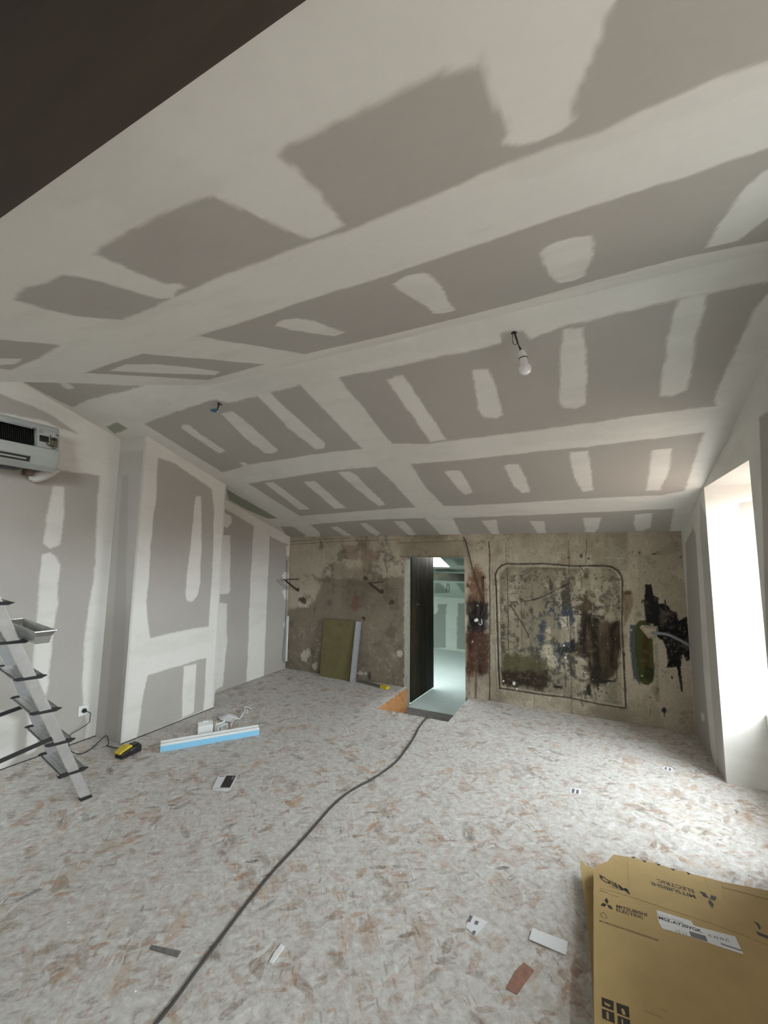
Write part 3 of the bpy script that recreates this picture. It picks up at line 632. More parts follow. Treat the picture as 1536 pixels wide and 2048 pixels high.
# ------------------------------------------------------------------ floor of strand-board panels
flr = bpy.data.objects.new('floor', None); col.objects.link(flr); tag(flr, kind='structure')
M_under = M_dust
mb = MB()
mb.box(XL-.02, CUT[0]-.02, YB, D+.02, -.06, -.0012); mb.box(CUT[1]+.02, XR+.02, YB, D+.02, -.06, -.0012); mb.box(CUT[0]-.02, CUT[1]+.02, YB, CUT[2]-.02, -.06, -.0012); mb.box(XR+.02, XO, YN-.02, YW+.02, -.06, -.0012)
mb.build('subfloor', M_under, flr)
xs = [XL, -3.52, -2.40, -1.28, -.16, XR]
offs = [.35, 1.1, -.15, .9, .2]
gp = .0016
def panel(x0, x1, y0, y1):
    g0, g1 = (gp if abs(x0+2.4) < .01 or abs(x0+1.28) < .01 else .0003), (gp if abs(x1+2.4) < .01 or abs(x1+1.28) < .01 else .0003); mb = MB(); mb.box(x0+g0, x1-g1, y0+.0003, y1-.0003, -.0010, 0); return mb.build('floor_panel', M_osb, flr)
for i in range(5):
    ys = [YB]+[offs[i]+2.5*k-2.5 for k in range(5) if YB < offs[i]+2.5*k-2.5 < D-.1]+[D]
    for a, b in zip(ys[:-1], ys[1:]):
        x0, x1 = xs[i], xs[i+1]
        if b > CUT[2] and x1 > CUT[0] and x0 < CUT[1]:      # around the cut-out
            if a < CUT[2]: panel(x0, x1, a, CUT[2])
            if x0 < CUT[0]: panel(x0, CUT[0], max(a, CUT[2]-2*gp), b)
            if x1 > CUT[1]: panel(CUT[1], x1, max(a, CUT[2]-2*gp), b)
        else: panel(x0, x1, a, b)
panel(XR, 1.155, YN, YW)
# fresh-sawn edges lining the cut-out, concrete at the bottom
mb = MB(); mb.box(CUT[0]-.02, CUT[0]-.001, CUT[2]-.02, D-.002, ZL, -.0012); mb.box(CUT[0], CUT[1], CUT[2]-.02, CUT[2]-.001, ZL, -.0012); mb.box(CUT[1]+.001, CUT[1]+.02, CUT[2]-.02, D-.002, ZL, -.0012)
mb.build('cut_out_lining', M_osb_edge, flr)
mb = MB(); mb.box(-2.3, -1.2, CUT[2]-.05, YR-.07, ZL-.1, ZL); mb.build('landing', M_concrete, flr)
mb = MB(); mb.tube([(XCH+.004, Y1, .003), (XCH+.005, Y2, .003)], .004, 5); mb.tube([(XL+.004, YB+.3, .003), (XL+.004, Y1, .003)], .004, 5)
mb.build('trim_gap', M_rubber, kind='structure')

# ------------------------------------------------------------------ room beyond the door
BX0, BX1, BY = -5.0, 0.2, 8.75
M_bfloor = mat('pale_screed', (.52, .60, .565), .7, var=.06, vscale=6)
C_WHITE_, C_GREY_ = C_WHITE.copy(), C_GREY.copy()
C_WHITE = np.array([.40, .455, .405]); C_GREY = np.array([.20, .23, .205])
mb = MB(); mb.box(BX0, BX1, YR-.07, BY+.1, ZL-.08, ZL-.001); mb.build('floor_beyond', M_bfloor, kind='structure')
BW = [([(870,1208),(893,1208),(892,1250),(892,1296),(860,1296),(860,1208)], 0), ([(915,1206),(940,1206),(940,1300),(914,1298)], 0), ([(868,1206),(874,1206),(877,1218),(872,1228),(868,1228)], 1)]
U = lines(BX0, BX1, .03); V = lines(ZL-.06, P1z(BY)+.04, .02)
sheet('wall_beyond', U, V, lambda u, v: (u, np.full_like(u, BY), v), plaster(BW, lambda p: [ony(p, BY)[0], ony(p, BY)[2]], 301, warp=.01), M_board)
SK0, SK1 = onP1((868, 1136)), onP1((899, 1134))
SKY = (SK1[0]-.95, SK1[0], SK1[1]-1.15, SK1[1])
CB = [([(868,1166),(880,1166),(900,1185),(868,1190)], 0, .05), ([(912,1166),(940,1166),(940,1188),(925,1185)], 0, .05), ([(868,1187),(895,1186),(905,1190),(868,1190)], 1, .03), ([(905,1118),(930,1118),(930,1132),(915,1130)], 0, .05), ([(870,1138),(900,1137),(920,1144),(872,1145)], 0, .05)]
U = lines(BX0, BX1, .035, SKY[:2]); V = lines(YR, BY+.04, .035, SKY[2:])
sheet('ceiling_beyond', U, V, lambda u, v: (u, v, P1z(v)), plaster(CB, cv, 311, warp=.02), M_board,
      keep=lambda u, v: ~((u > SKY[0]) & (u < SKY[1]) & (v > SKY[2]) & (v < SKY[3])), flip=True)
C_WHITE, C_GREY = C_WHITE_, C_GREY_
sk = bpy.data.objects.new('window_3', None); sk.location = ((SKY[0]+SKY[1])/2, (SKY[2]+SKY[3])/2, P1z(SKY[3])); col.objects.link(sk); tag(sk, kind='structure')
mb = MB()
for x0, x1, y0, y1 in ((SKY[0]-.03, SKY[0], SKY[2], SKY[3]), (SKY[1], SKY[1]+.03, SKY[2], SKY[3]), (SKY[0]-.03, SKY[1]+.03, SKY[2]-.03, SKY[2]), (SKY[0]-.03, SKY[1]+.03, SKY[3], SKY[3]+.03)):
    mb.prism([(x0, y0, P1z(y0)), (x1, y0, P1z(y0)), (x1, y1, P1z(y1)), (x0, y1, P1z(y1))], (0, S1*.12, .12))
mb.build('window_frame', M_white, sk)
pl = portal('skylight_portal', ((SKY[0]+SKY[1])/2, (SKY[2]+SKY[3])/2+.03, P1z((SKY[2]+SKY[3])/2)+.14), (math.atan(-S1), 0, 0), SKY[1]-SKY[0], (SKY[3]-SKY[2])*1.05)
# dark purlin
pb0 = onP1((900, 1146)); yb_ = pb0[1]-.25
za, zb = ony((900, 1162), yb_)[2], ony((900, 1147), yb_)[2]
mb = MB(); mb.box(BX0+.02, BX1-.02, yb_, yb_+.12, za, zb); mb.build('trim_purlin', mat('dark_purlin', (.035, .037, .027), .95, var=.4, vscale=8, spec=.1), kind='structure')
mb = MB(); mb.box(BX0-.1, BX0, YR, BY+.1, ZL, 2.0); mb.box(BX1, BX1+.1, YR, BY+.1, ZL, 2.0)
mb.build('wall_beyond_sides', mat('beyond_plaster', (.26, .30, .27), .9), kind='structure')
wi = onP1((895, 1167)); t = thing('hanging_wires', wi, 'thin dark wires hanging from sloping ceiling of room beyond doorway', 'wires')
e1 = ony((898, 1184), wi[1]); e0 = ony((892, 1184), wi[1])
mb = MB(); mb.tube(spline([wi+[0, 0, .01], (wi+e1)/2+[.02, 0, .03], e1]), .006, 5); mb.tube(spline([wi+[0, 0, .01], (wi+e0)/2+[.0, 0, -.02], e0]), .006, 5); mb.build('wire', M_rubber, t)
# door leaf, opened into the far room
hx, hy = XD1+.012, YR+.008; ex, ey = -2.106, 6.075
d = thing('door_1', (hx, hy, ZL+.03), None, None); d['kind'] = 'structure'
dv = np.array([ex-hx, ey-hy, 0]); dl = np.linalg.norm(dv); du = dv/dl; dn = np.array([-du[1], du[0], 0])*.035
z0_, z1_ = ZL+.03, ZD+.06
nb = 5
for k in range(nb):
    a = np.array([hx, hy, z0_])+du*dl*k/nb; mb = MB(); mb.frame(a+du*.002, du*(dl/nb-.004), dn*-0+dn, (0, 0, z1_-z0_)); mb.build('door_board', M_door, d, bevel=.003)
mb = MB()
for zc in (z0_+.12, z0_+.95, z1_-.22): mb.frame(np.array([hx, hy, zc])+du*.06+dn*1.02, du*(dl-.12), dn*.6, (0, 0, .11))
mb.build('ledge', M_door, d)
mb = MB()
hp = np.array([hx, hy, 1.02])+du*.16-dn*.02; mb.tube([hp, hp-dn*1.2], .008, 6); mb.tube([hp-dn*1.2, hp-dn*1.2-du*.10], .008, 6); mb.frame(hp-np.array([0, 0, .06])-du*.015, du*.03, -dn*.1, (0, 0, .10)); mb.build('door_handle', M_rust, d)


# ------------------------------------------------------------------ stepladder at the left
LX, LY = -3.11, 1.815                      # foot of the near rail
LS = np.array([.113, -.484, 1.0])          # rail direction per metre of height
WD = np.array([-.98, .19, 0]); WD /= np.linalg.norm(WD)      # towards the far rail
DD = np.array([WD[1], -WD[0], 0])           # depth of a tread, away from the camera
lad = thing('stepladder', (LX, LY, 0), 'aluminium stepladder with flat treads and black straps standing at left', 'ladder')
HT = 1.84
def rail(base, name):
    mb = MB(); b = np.array(base, float); up = LS*HT
    mb.prism([b-DD*.031, b-DD*.031+WD*.024, b+DD*.031+WD*.024, b+DD*.031], up)
    o = mb.build(name, M_alu, lad, bevel=.004)
    mb = MB(); mb.prism([b-DD*.034-WD*.004, b-DD*.034+WD*.028, b+DD*.034+WD*.028, b+DD*.034-WD*.004], LS*.022); mb.build('rubber_foot', M_rubber, o_parent(o, lad))
    return o
def o_parent(o, root): return o
rail((LX, LY, 0), 'rail'); rail(np.array([LX, LY, 0])+WD*.455, 'rail')
for k in range(1, 8):
    c = np.array([LX, LY, 0])+LS*.23*k
    mb = MB()
    a = c+WD*.026; L_ = WD*.405
    mb.frame(a-DD*.068, L_, DD*.136, (0, 0, -.006))
    for j in range(5): mb.frame(a-DD*(.055-.027*j), L_, DD*.006, (0, 0, .002))
    mb.frame(a-DD*.068, L_, DD*.004, (0, 0, -.012)); mb.frame(a+DD*.064, L_, DD*.004, (0, 0, -.012))
    tr = mb.build('tread', M_tread, lad)
    for e in (c-WD*.001, c+WD*.457):       # dark end caps stick out in front of and behind the rails
        mb = MB(); mb.prism([e-DD*.076+[0, 0, -.004], e-DD*.06+[0, 0, .003], e+DD*.055+[0, 0, .003], e+DD*.084+[0, 0, -.005], e+DD*.055+[0, 0, -.018], e-DD*.06+[0, 0, -.012]], WD*.022)
        mb.build('end_cap', M_rubber, lad)
top = np.array([LX, LY, 0])+LS*HT
mb = MB(); mb.frame(top-WD*.01-DD*.20, WD*.50, DD*.28, (0, 0, .03)); mb.build('top_platform', M_alu, lad, bevel=.004)
RD = np.array([.02, -.36, -1.0])
for s_ in (.0, .455):
    b = top+WD*s_-DD*.12; mb = MB(); L_ = top[2]
    mb.prism([b-DD*.02, b-DD*.02+WD*.022, b+DD*.02+WD*.022, b+DD*.02], RD*(L_-.015)); o = mb.build('rear_leg', M_alu, lad)
    f = b+RD*(L_-.016); mb = MB(); mb.prism([f-DD*.024-WD*.004, f-DD*.024+WD*.026, f+DD*.024+WD*.026, f+DD*.024-WD*.004], (0, 0, -.0)+np.array([0, 0, .03])); mb.build('rubber_foot', M_rubber, o)
for s_, z in ((.01, .50), (.45, .62)):
    a = np.array([LX, LY, 0])+LS*z+WD*s_; L_ = top[2]; b = top+WD*s_-DD*.12+RD*(L_-z*.93)
    mb = MB(); m_ = (a+b)/2+[0, 0, -.02]; pts = spline([a, m_, b], 5)
    for p_, q_ in zip(pts[:-1], pts[1:]): mb.frame(p_-[0, 0, .012], q_-p_, WD*.004, (0, 0, .026))
    mb.build('strap', M_rubber, lad)

# mud pan resting on the fifth tread
c5 = np.array([LX, LY, 0])+LS*1.15+[0, 0, .0025]
pan = thing('mud_pan', c5, 'long metal jointing mud pan with flared rim resting on a ladder tread', 'pan')
M_pan = mat('pan_steel', (.62, .63, .63), .3, 1, var=.3, vscale=12)
def panring(hl, hw, z): 
    PL = WD*-1; PW = DD
    c = c5+DD*.080+WD*.08
    return [c+PL*(sx_*hl)+PW*(sy_2*hw)+np.array([0, 0, z]) for sx_, sy_2 in ((-1, -1), (1, -1), (1, 1), (-1, 1))]
mb = MB(); rings = [panring(.285, .030, 0), panring(.292, .033, .006), panring(.298, .038, .040), panring(.302, .040, .043), panring(.34, .047, .072), panring(.337, .045, .072), panring(.296, .036, .043), panring(.283, .028, .004)]
vs = [p for r in rings for p in r]; fs = [(0, 1, 2, 3)[::-1], tuple(28+i for i in range(4))]
for i in range(7): fs += [(i*4+j, i*4+(j+1) % 4, (i+1)*4+(j+1) % 4, (i+1)*4+j) for j in range(4)]
mb.add(vs, fs).build('pan_body', M_pan, pan)
mb = MB(); r = panring(.34, .047, .072); mb.tube(r+[r[0]], .003, 6); mb.build('rim', M_pan, pan)

# ------------------------------------------------------------------ air conditioner on the left wall, cover off
ac = thing('air_conditioner', (XL, 1.38, 2.36), 'white wall air conditioner with front cover off and dark coil exposed', 'air conditioner')
M_acw = mat('ac_plastic', (.40, .43, .425), .4, var=.1, vscale=9)
ya, yb2 = .93, 1.815
def aprof(pts, y0, y1, name, m_, par=ac, **k):
    mb = MB(); mb.prism([(XL+a, y0, b) for a, b in pts], (0, y1-y0, 0)); return mb.build(name, m_, par, **k)
aprof([(0, 2.345), (.14, 2.325), (.19, 2.36), (.215, 2.43), (.22, 2.50), (.06, 2.52), (0, 2.52)], ya, yb2, 'casing', M_acw, bevel=.006)
aprof([(0, 2.665), (.17, 2.655), (.185, 2.675), (.16, 2.705), (0, 2.72)], ya, yb2, 'top_cover', M_acw, bevel=.006)
aprof([(0, 2.515), (.205, 2.505), (.175, 2.66), (0, 2.67)], yb2-.155, yb2, 'electronics_bay', M_acw, bevel=.004)
aprof([(0, 2.52), (.12, 2.52), (.09, 2.665), (0, 2.665)], ya, yb2-.155, 'coil', M_black)
mb = MB()
for i in range(58):
    y = ya+.01+i*.0125; mb.prism([(XL+.12, y, 2.52), (XL+.165, y, 2.52), (XL+.128, y, 2.664), (XL+.085, y, 2.664)], (0, .002, 0))
mb.build('fins', mat('coil_fins', (.05, .055, .05), .5, .6), ac, kind='stuff')
mb = MB(); mb.frame((XL+.166, ya, 2.645), (0, .70, 0), (-.01, 0, .02), (.006, 0, 0))
for j in range(9): mb.frame((XL+.168, ya+.04+j*.075, 2.652), (0, .045, 0), (-.006, 0, .014), (.010, 0, 0))
mb.build('clip_strip', M_acw, ac)
aprof([(.213, 2.418), (.217, 2.425), (.223, 2.475), (.218, 2.478)], ya, yb2-.175, 'louvre', M_acw)
aprof([(.195, 2.372), (.200, 2.372), (.214, 2.412), (.208, 2.414)], ya, yb2-.195, 'air_outlet', M_black)
aprof([(.2075, 2.385), (.2095, 2.385), (.2145, 2.395), (.2115, 2.396)], ya, yb2-.22, 'vane', M_acw)
def fp(y, z): return np.array([XL+.205-(z-2.505)*.194+.001, y, z])
def plate(y0, y1, z0, z1, name, m_, t=.006, par=ac):
    mb = MB(); a = fp(y0, z0); mb.frame(a, (0, y1-y0, 0), fp(y0, z1)-a, (t, 0, 0)); return mb.build(name, m_, par)
plate(1.675, 1.735, 2.555, 2.605, 'relay', M_black, .008); plate(1.745, 1.80, 2.53, 2.625, 'circuit_board', mat('circuit_green', (.16, .15, .09), .5, var=.5, vscale=70), .004)
plate(1.755, 1.785, 2.585, 2.605, 'connector', M_black, .02); plate(1.752, 1.795, 2.60, 2.625, 'terminal_block', M_acw, .014)
plate(1.79, 1.806, 2.63, 2.645, 'screw_cover', M_dim, .006); plate(1.67, 1.70, 2.628, 2.632, 'vent_slot', M_dim, .002); plate(1.67, 1.70, 2.642, 2.646, 'vent_slot', M_dim, .002)
mb = MB(); mb.tube([fp(1.72, 2.545)+[.004, 0, 0], fp(1.73, 2.53)+[.02, 0, 0], fp(1.76, 2.525)+[.014, 0, 0], fp(1.772, 2.54)+[.006, 0, 0]], .004, 6); mb.build('lead', M_rubber, ac)
plate(1.765, 1.77, 2.508, 2.522, 'screw', M_black, .004); plate(1.778, 1.79, 2.517, 2.524, 'screw', M_black, .004)
mb = MB(); mb.box(XL, XL+.10, ya, 1.615, 2.318, 2.345)
mb.build('bottom_grille', mat('dark_grille', (.10, .12, .12), .6, var=.6, vscale=40), ac)
mb = MB(); mb.box(XL+.02, XL+.09, 1.66, 1.71, 2.285, 2.345); mb.build('drain_stub', mat('brown_insulation', (.13, .085, .07), .8), ac)
# torn white wrapping round the pipe where it enters the wall
rng = random.Random(3); vs = []; n = 10
for i, (y, z, r) in enumerate([(1.70, 2.275, .014), (1.735, 2.285, .045), (1.775, 2.30, .050), (1.82, 2.325, .045), (1.87, 2.35, .032), (1.91, 2.37, .012)]):
    vs += [(XL+.03+math.cos(a)*r*.8, y+rng.uniform(-.006, .006), z+math.sin(a)*r+rng.uniform(-.004, .004)) for a in [2*math.pi*k/n for k in range(n)]]
fs = [(i*n+k, i*n+(k+1) % n, (i+1)*n+(k+1) % n, (i+1)*n+k) for i in range(5) for k in range(n)]+[tuple(range(n))[::-1], tuple(range(5*n, 6*n))]
MB().add(vs, fs).build('pipe_wrap', mat('white_wrap', (.62, .62, .60), .7), ac, smooth=True)

# ------------------------------------------------------------------ socket, charger with lead
so = thing('wall_socket', (XL, 2.295, .222), 'white square wall socket low on left wall beside the chimney breast', 'socket')
mb = MB(); mb.box(XL+.0005, XL+.012, 2.252, 2.338, .222, .308); mb.build('faceplate', M_white, so, bevel=.003)
mb = MB(); mb.tube([(XL+.012, 2.295, .265), (XL+.0135, 2.295, .265)], .028, 20); mb.build('socket_well', M_white, so, smooth=True)
chg = thing('battery_charger', (-3.50, 2.36, 0), 'yellow and black power-tool battery charger plugged into low wall socket', 'charger')
# body: a black base with a yellow tool-battery wedge on top, long side running from the front left to the back right
c0, c1, c2_ = onz((236, 1521)), onz((284, 1505)), onz((270, 1486))
ax = np.array([-.23, 1.0, 0]); 
P0 = onz((243, 1520)); P1_ = onz((283, 1502)); ax = P1_-P0; ln = np.linalg.norm(ax); ax /= ln; bx = np.array([-ax[1], ax[0], 0])
wd = .085
def cb(a, b, z): return P0+ax*a+bx*b+np.array([0, 0, z])
mb = MB()
prof = [(0, 0), (0, .030), (.03, .045), (ln*.55, .058), (ln*.96, .060), (ln, .045), (ln, 0)]
mb.prism([cb(a, 0, z+.0005) for a, z in prof], bx*wd); mb.build('charger_base', M_black, chg, bevel=.005)
mb = MB()
prof = [(-.002, .030), (.03, .046), (ln*.60, .059), (ln*.60, .072), (ln*.40, .076), (.02, .056), (-.004, .044)]
mb.prism([cb(a, .018, z) for a, z in prof], bx*(wd-.010)); mb.build('yellow_cover', M_yellow, chg, bevel=.004)
mb = MB(); mb.prism([cb(a, .012, z) for a, z in [(ln*.62, .058), (ln*.62, .074), (ln*.9, .074), (ln*.97, .060)]], bx*(wd-.024)); mb.build('battery_top', M_black, chg, bevel=.004)
mb = MB(); mb.frame(cb(ln*.45, -.0008, .036), ax*.02, (0, 0, .006), bx*.001); mb.frame(cb(ln*.5, -.0008, .046), ax*.03, (0, 0, .003), bx*.001); mb.build('rating_mark', M_dim, chg)
mb = MB(); mb.tube([(XL+.0145, 2.295, .265), (XL+.03, 2.295, .265), (XL+.042, 2.300, .263)], [.019, .018, .008], 14); mb.build('plug', M_black, chg, smooth=True)
ld = [(XL+.042, 2.30, .263), (XL+.062, 2.325, .24), onx((180, 1435), XL+.06), onx((178, 1445), XL+.06), onx((160, 1458), XL+.05), onx((143, 1468), XL+.04), onx((138, 1478), XL+.04), onz((140, 1500), .006), onz((160, 1508), .006), onz((182, 1498), .006), (-3.93, 2.36, .012), (-3.90, 2.392, .050), (-3.84, 2.375, .05), (-3.78, 2.35, .02), onz((215, 1492), .006), cb(ln*.62, wd-.004, .02)]
mb = MB(); mb.tube(spline(ld, 7), .0035, 6); mb.build('lead', M_rubber, chg, smooth=True)

# ------------------------------------------------------------------ profile, plastic bits, leaflets on the floor
a0, a1 = onz((320, 1505)), onz((518, 1470)); ax = a1-a0; ln = np.linalg.norm(ax); ax /= ln; bx = np.array([-ax[1], ax[0], 0])
pr = thing('trunking_profile', (a0+a1)/2, 'long white trunking profile with light blue film lying on the boards', 'profile')
def pp(a, b, z): return a0+ax*a+bx*b+np.array([0, 0, z])
mb = MB(); mb.prism([pp(0, b, z) for b, z in [(0, .001), (0, .062), (.004, .066), (.018, .066), (.018, .054), (.050, .054), (.050, .074), (.056, .074), (.056, .001)]], ax*ln); mb.build('profile_body', M_white, pr)
mb = MB(); mb.frame(pp(.002, -.0012, .002), ax*(ln-.004), (0, 0, .046), bx*.001); mb.build('blue_film', M_blue, pr)
mb = MB(); mb.frame(pp(0, .022, .0545), ax*(ln-.0), bx*.024, (0, 0, .002)); mb.build('inner_channel', mat('grey_channel', (.42, .42, .42), .6), pr)

q = [onz((395, 1471)), onz((424, 1466))]
cx = thing('plastic_cover', (q[0]+q[1])/2, 'small boxy white plastic end cover lying behind the blue profile', 'plastic part')
ax = q[1]-q[0]; l2 = np.linalg.norm(ax); ax /= l2; bx = np.array([-ax[1], ax[0], 0]); B = q[0]
mb = MB(); mb.prism([B+bx*0+[0, 0, .001], B+bx*.0+[0, 0, .075], B+bx*.055+[0, 0, .092], B+bx*.075+[0, 0, .092], B+bx*.075+[0, 0, .001]], ax*l2*1.05); mb.build('cover_shell', M_white, cx, bevel=.006)
mb = MB(); mb.frame(B+bx*.052+ax*l2*.35+[0, 0, .092], ax*.05, bx*.02, (0, 0, .006)); mb.build('clip', M_white, cx)
B = onz((436, 1466)); E_ = onz((455, 1458)); ax = E_-B; l2 = np.linalg.norm(ax); ax /= l2; bx = np.array([-ax[1], ax[0], 0])
br = thing('plastic_bracket', (B+E_)/2, 'white slotted plastic bracket lying beside the small boxy cover', 'bracket')
mb = MB(); mb.frame(B+[0, 0, .001], ax*l2, bx*.05, (0, 0, .004)); mb.frame(B+[0, 0, .045], ax*l2, bx*.05, (0, 0, .004))
for s_ in (0, .35, .92): mb.frame(B+ax*l2*s_+[0, 0, .001], ax*.008, bx*.05, (0, 0, .055))
mb.build('bracket_body', M_white, br)
mb = MB()
for s_ in (.1, .95): mb.frame(B+ax*l2*s_+bx*.045+[0, 0, .045], ax*.008, bx*.008, (0, 0, .035))
mb.frame(B+ax*l2*.1+bx*.045+[0, 0, .055], ax*l2*.85, bx*.006, (0, 0, .01)); mb.build('hook', M_white, br)
pc = [onz(p, z) for p, z in [((462, 1454), .006), ((464, 1445), .02), ((470, 1438), .02), ((479, 1437), .012), ((484, 1430), .016), ((489, 1424), .02), ((495, 1425), .02), ((494, 1419), .025), ((486, 1424), .025), ((483, 1432), .02), ((480, 1436), .012), ((486, 1428), .03), ((491, 1421), .03), ((489, 1416), .03), ((494, 1414), .03), ((504, 1418), .008)]]
mb = MB(); mb.tube(spline(pc, 6), .0045, 6); tag(mb.build('white_cable', M_white, smooth=True), 'short twisted white cable lying behind the plastic bracket', 'cable')
def flat(name, px, z, t, m_, **k):
    mb = MB(); mb.prism([onz(p, z) for p in px], (0, 0, t)); return mb.build(name, m_, **k)
# crumpled instruction sheet
g = [onz(p) for p in [(436, 1437), (458, 1431), (478, 1435), (463, 1447), (441, 1444)]]
mb = MB(); cc = sum(g)/5; n = len(g); hs = [.010, .022, .006, .012, .018]
vs = [p+[0, 0, h_] for p, h_ in zip(g, hs)]+[cc+[0, 0, .045]]+[p+[0, 0, h_-.0015] for p, h_ in zip(g, hs)]+[cc+[0, 0, .043]]
mb.add(vs, [(i, (i+1) % n, n) for i in range(n)]+[((i+1) % n+n+1, i+n+1, 2*n+1) for i in range(n)]+[(i, i+n+1, (i+1) % n+n+1, (i+1) % n) for i in range(n)])
tag(mb.build('paper_scrap', M_label), 'crumpled grey-white sheet of paper behind the plastic bracket', 'paper')

lf = thing('leaflet', onz((450, 1564)), 'half black half white printed leaflet lying on the dusty boards', 'leaflet')
def quad(parent, name, px, z, t, m_): mb = MB(); mb.prism([onz(p, z) for p in px], (0, 0, t)); return mb.build(name, m_, parent)
quad(lf, 'sheet', [(424, 1577), (463, 1576), (475, 1550), (437, 1551)], .004, .001, M_label)
quad(lf, 'black_panel', [(440, 1575), (460, 1575), (472.5, 1551), (453, 1551)], .0055, .0003, M_ink)
quad(lf, 'lower_fold', [(425, 1581), (455, 1583), (465, 1577), (425, 1578)], .0015, .001, M_label)
quad(lf, 'printed_mark', [(462, 1559), (466, 1559), (469, 1553), (465, 1553)], .0062, .0002, M_dim)
quad(lf, 'printed_mark', [(438, 1553), (449, 1553), (449.5, 1552), (438.5, 1552)], .0055, .0002, M_ink)
for px0, lab, marks, outline in (
    ((945, 1840), 'small white printed leaflet with grey pictures lying left of white card', [[(934,1843),(940,1845),(946,1832),(940,1830)], [(948,1848),(955,1850),(958,1843),(951,1841)], [(944,1868),(950,1869),(952,1862),(946,1861)]], [(931,1854),(951,1872),(976,1844),(942,1829)]),
    ((1150, 1582), 'small white printed scrap on bright part of floor near window', [[(1143,1585),(1148,1586),(1150,1578),(1144,1577)], [(1152,1587),(1157,1588),(1158,1580),(1153,1579)]], [(1139,1585),(1161,1590),(1162,1578),(1142,1575)]),
    ((1336, 1537), 'tiny printed scrap lying on floor close to the far painted wall', [[(1329,1538),(1333,1540),(1334,1535),(1330,1534)], [(1337,1541),(1342,1542),(1342,1537),(1338,1536)]], [(1325,1538),(1345,1545),(1346,1536),(1328,1532)])):
    t = thing('printed_scrap', onz(px0), lab, 'paper', 'printed scraps on the floor')
    quad(t, 'sheet', outline, .0008, .0008, M_label)
    for m_ in marks: quad(t, 'printed_picture', m_, .0018, .0003, M_dim)
t = thing('white_card', onz((1097, 1884)), 'blank white rectangular card strip lying beside the cardboard box', 'card')
mb = MB(); mb.prism([onz(p, .004) for p in [(1058, 1879), (1065, 1857), (1136, 1884), (1132, 1911)]], (0, 0, .0025)); mb.build('card_sheet', mat('white_card', (.74, .76, .78), .5), t)

# long cable over the boards
cb_px = [(868, 1424, ZL+.02), (860, 1432, ZL+.10), (856, 1436, .004), (848, 1442, .006), (838, 1455, .006), (828, 1475, .006), (812, 1499, .006), (795, 1521, .006), (772, 1540, .006), (745, 1558, .006), (715, 1574, .006), (690, 1590, .006), (665, 1612, .006), (645, 1634, .006), (612, 1672, .006), (575, 1712, .006), (540, 1750, .006), (490, 1812, .006), (440, 1878, .006), (395, 1938, .006), (350, 2000, .006), (310, 2050, .006), (240, 2140, .006)]
pts = [onz((a, b), z) if i != 1 else None for i, (a, b, z) in enumerate(cb_px)]
pts[1] = np.array([pts[2][0]-.0, CUT[2]+.02, -.08]); pts[0] = np.array([pts[2][0]+.06, CUT[2]+.10, ZL+.012])
pts[2] = np.array([onz((856, 1436))[0], CUT[2]-.01, .008])
pts = [np.array([-1.50, 4.75, ZL+.012])]+pts
mb = MB(); mb.tube(spline(pts, 6), .0065, 8); tag(mb.build('power_cable', mat('dark_cable', (.045, .042, .038), .6), smooth=True), 'long dark grey cable snaking across the floor from the doorway', 'cable')

# ------------------------------------------------------------------ folded cardboard box
BZ = .10
box = thing('cardboard_box', onz((1350, 1900), 0), 'flattened brown cardboard box with black printing in lower right corner', 'box')
def top_(p): return onz(p, BZ)
outl = [(1188, 2048), (1187, 1900), (1187, 1740), (1192, 1731), (1200, 1728), (1216, 1722), (1224, 1712), (1228, 1709), (1252, 1713), (1262, 1714), (1286, 1721), (1316, 1728), (1346, 1738), (1374, 1745), (1405, 1753), (1443, 1763), (1490, 1772), (1536, 1781), (1640, 1804)]
tp = [top_(p) for p in outl]; e0 = tp[-1].copy(); e0[1] = .9; e1 = tp[0].copy(); e1[1] = .9; e1[0] = tp[0][0]-.01
tp += [e0, e1]
mb = MB(); mb.prism([p-[0, 0, .006] for p in tp], (0, 0, .006)); mb.build('top_panel', M_card, box)
lo = [onz(p, .05) for p in [(1160, 1722), (1164, 1722), (1172, 1731), (1190, 1738), (1215, 1745), (1480, 1790)]]
r0 = lo[-1].copy(); r0[1] = .95; r1 = onz((1186, 1990), .05); r2 = onz((1178, 1870), .05); r3 = onz((1168, 1790), .05); r4 = r1.copy(); r4[1] = .95
mb = MB(); mb.prism([p-[0, 0, .006] for p in lo+[r0, r4, r1, r2, r3, onz((1162, 1745), .05)]], (0, 0, .006)); mb.build('under_panel', M_card, box)
mb = MB(); b0 = onz((1189, 1760), 0); mb.prism([onz(p, .001) for p in [(1176, 1748), (1480, 1830)]]+[np.array([.7, .95, .001]), np.array([-.03, .95, .001]), onz((1187, 2040), .001)], (0, 0, .006)); mb.build('bottom_panel', M_card, box)
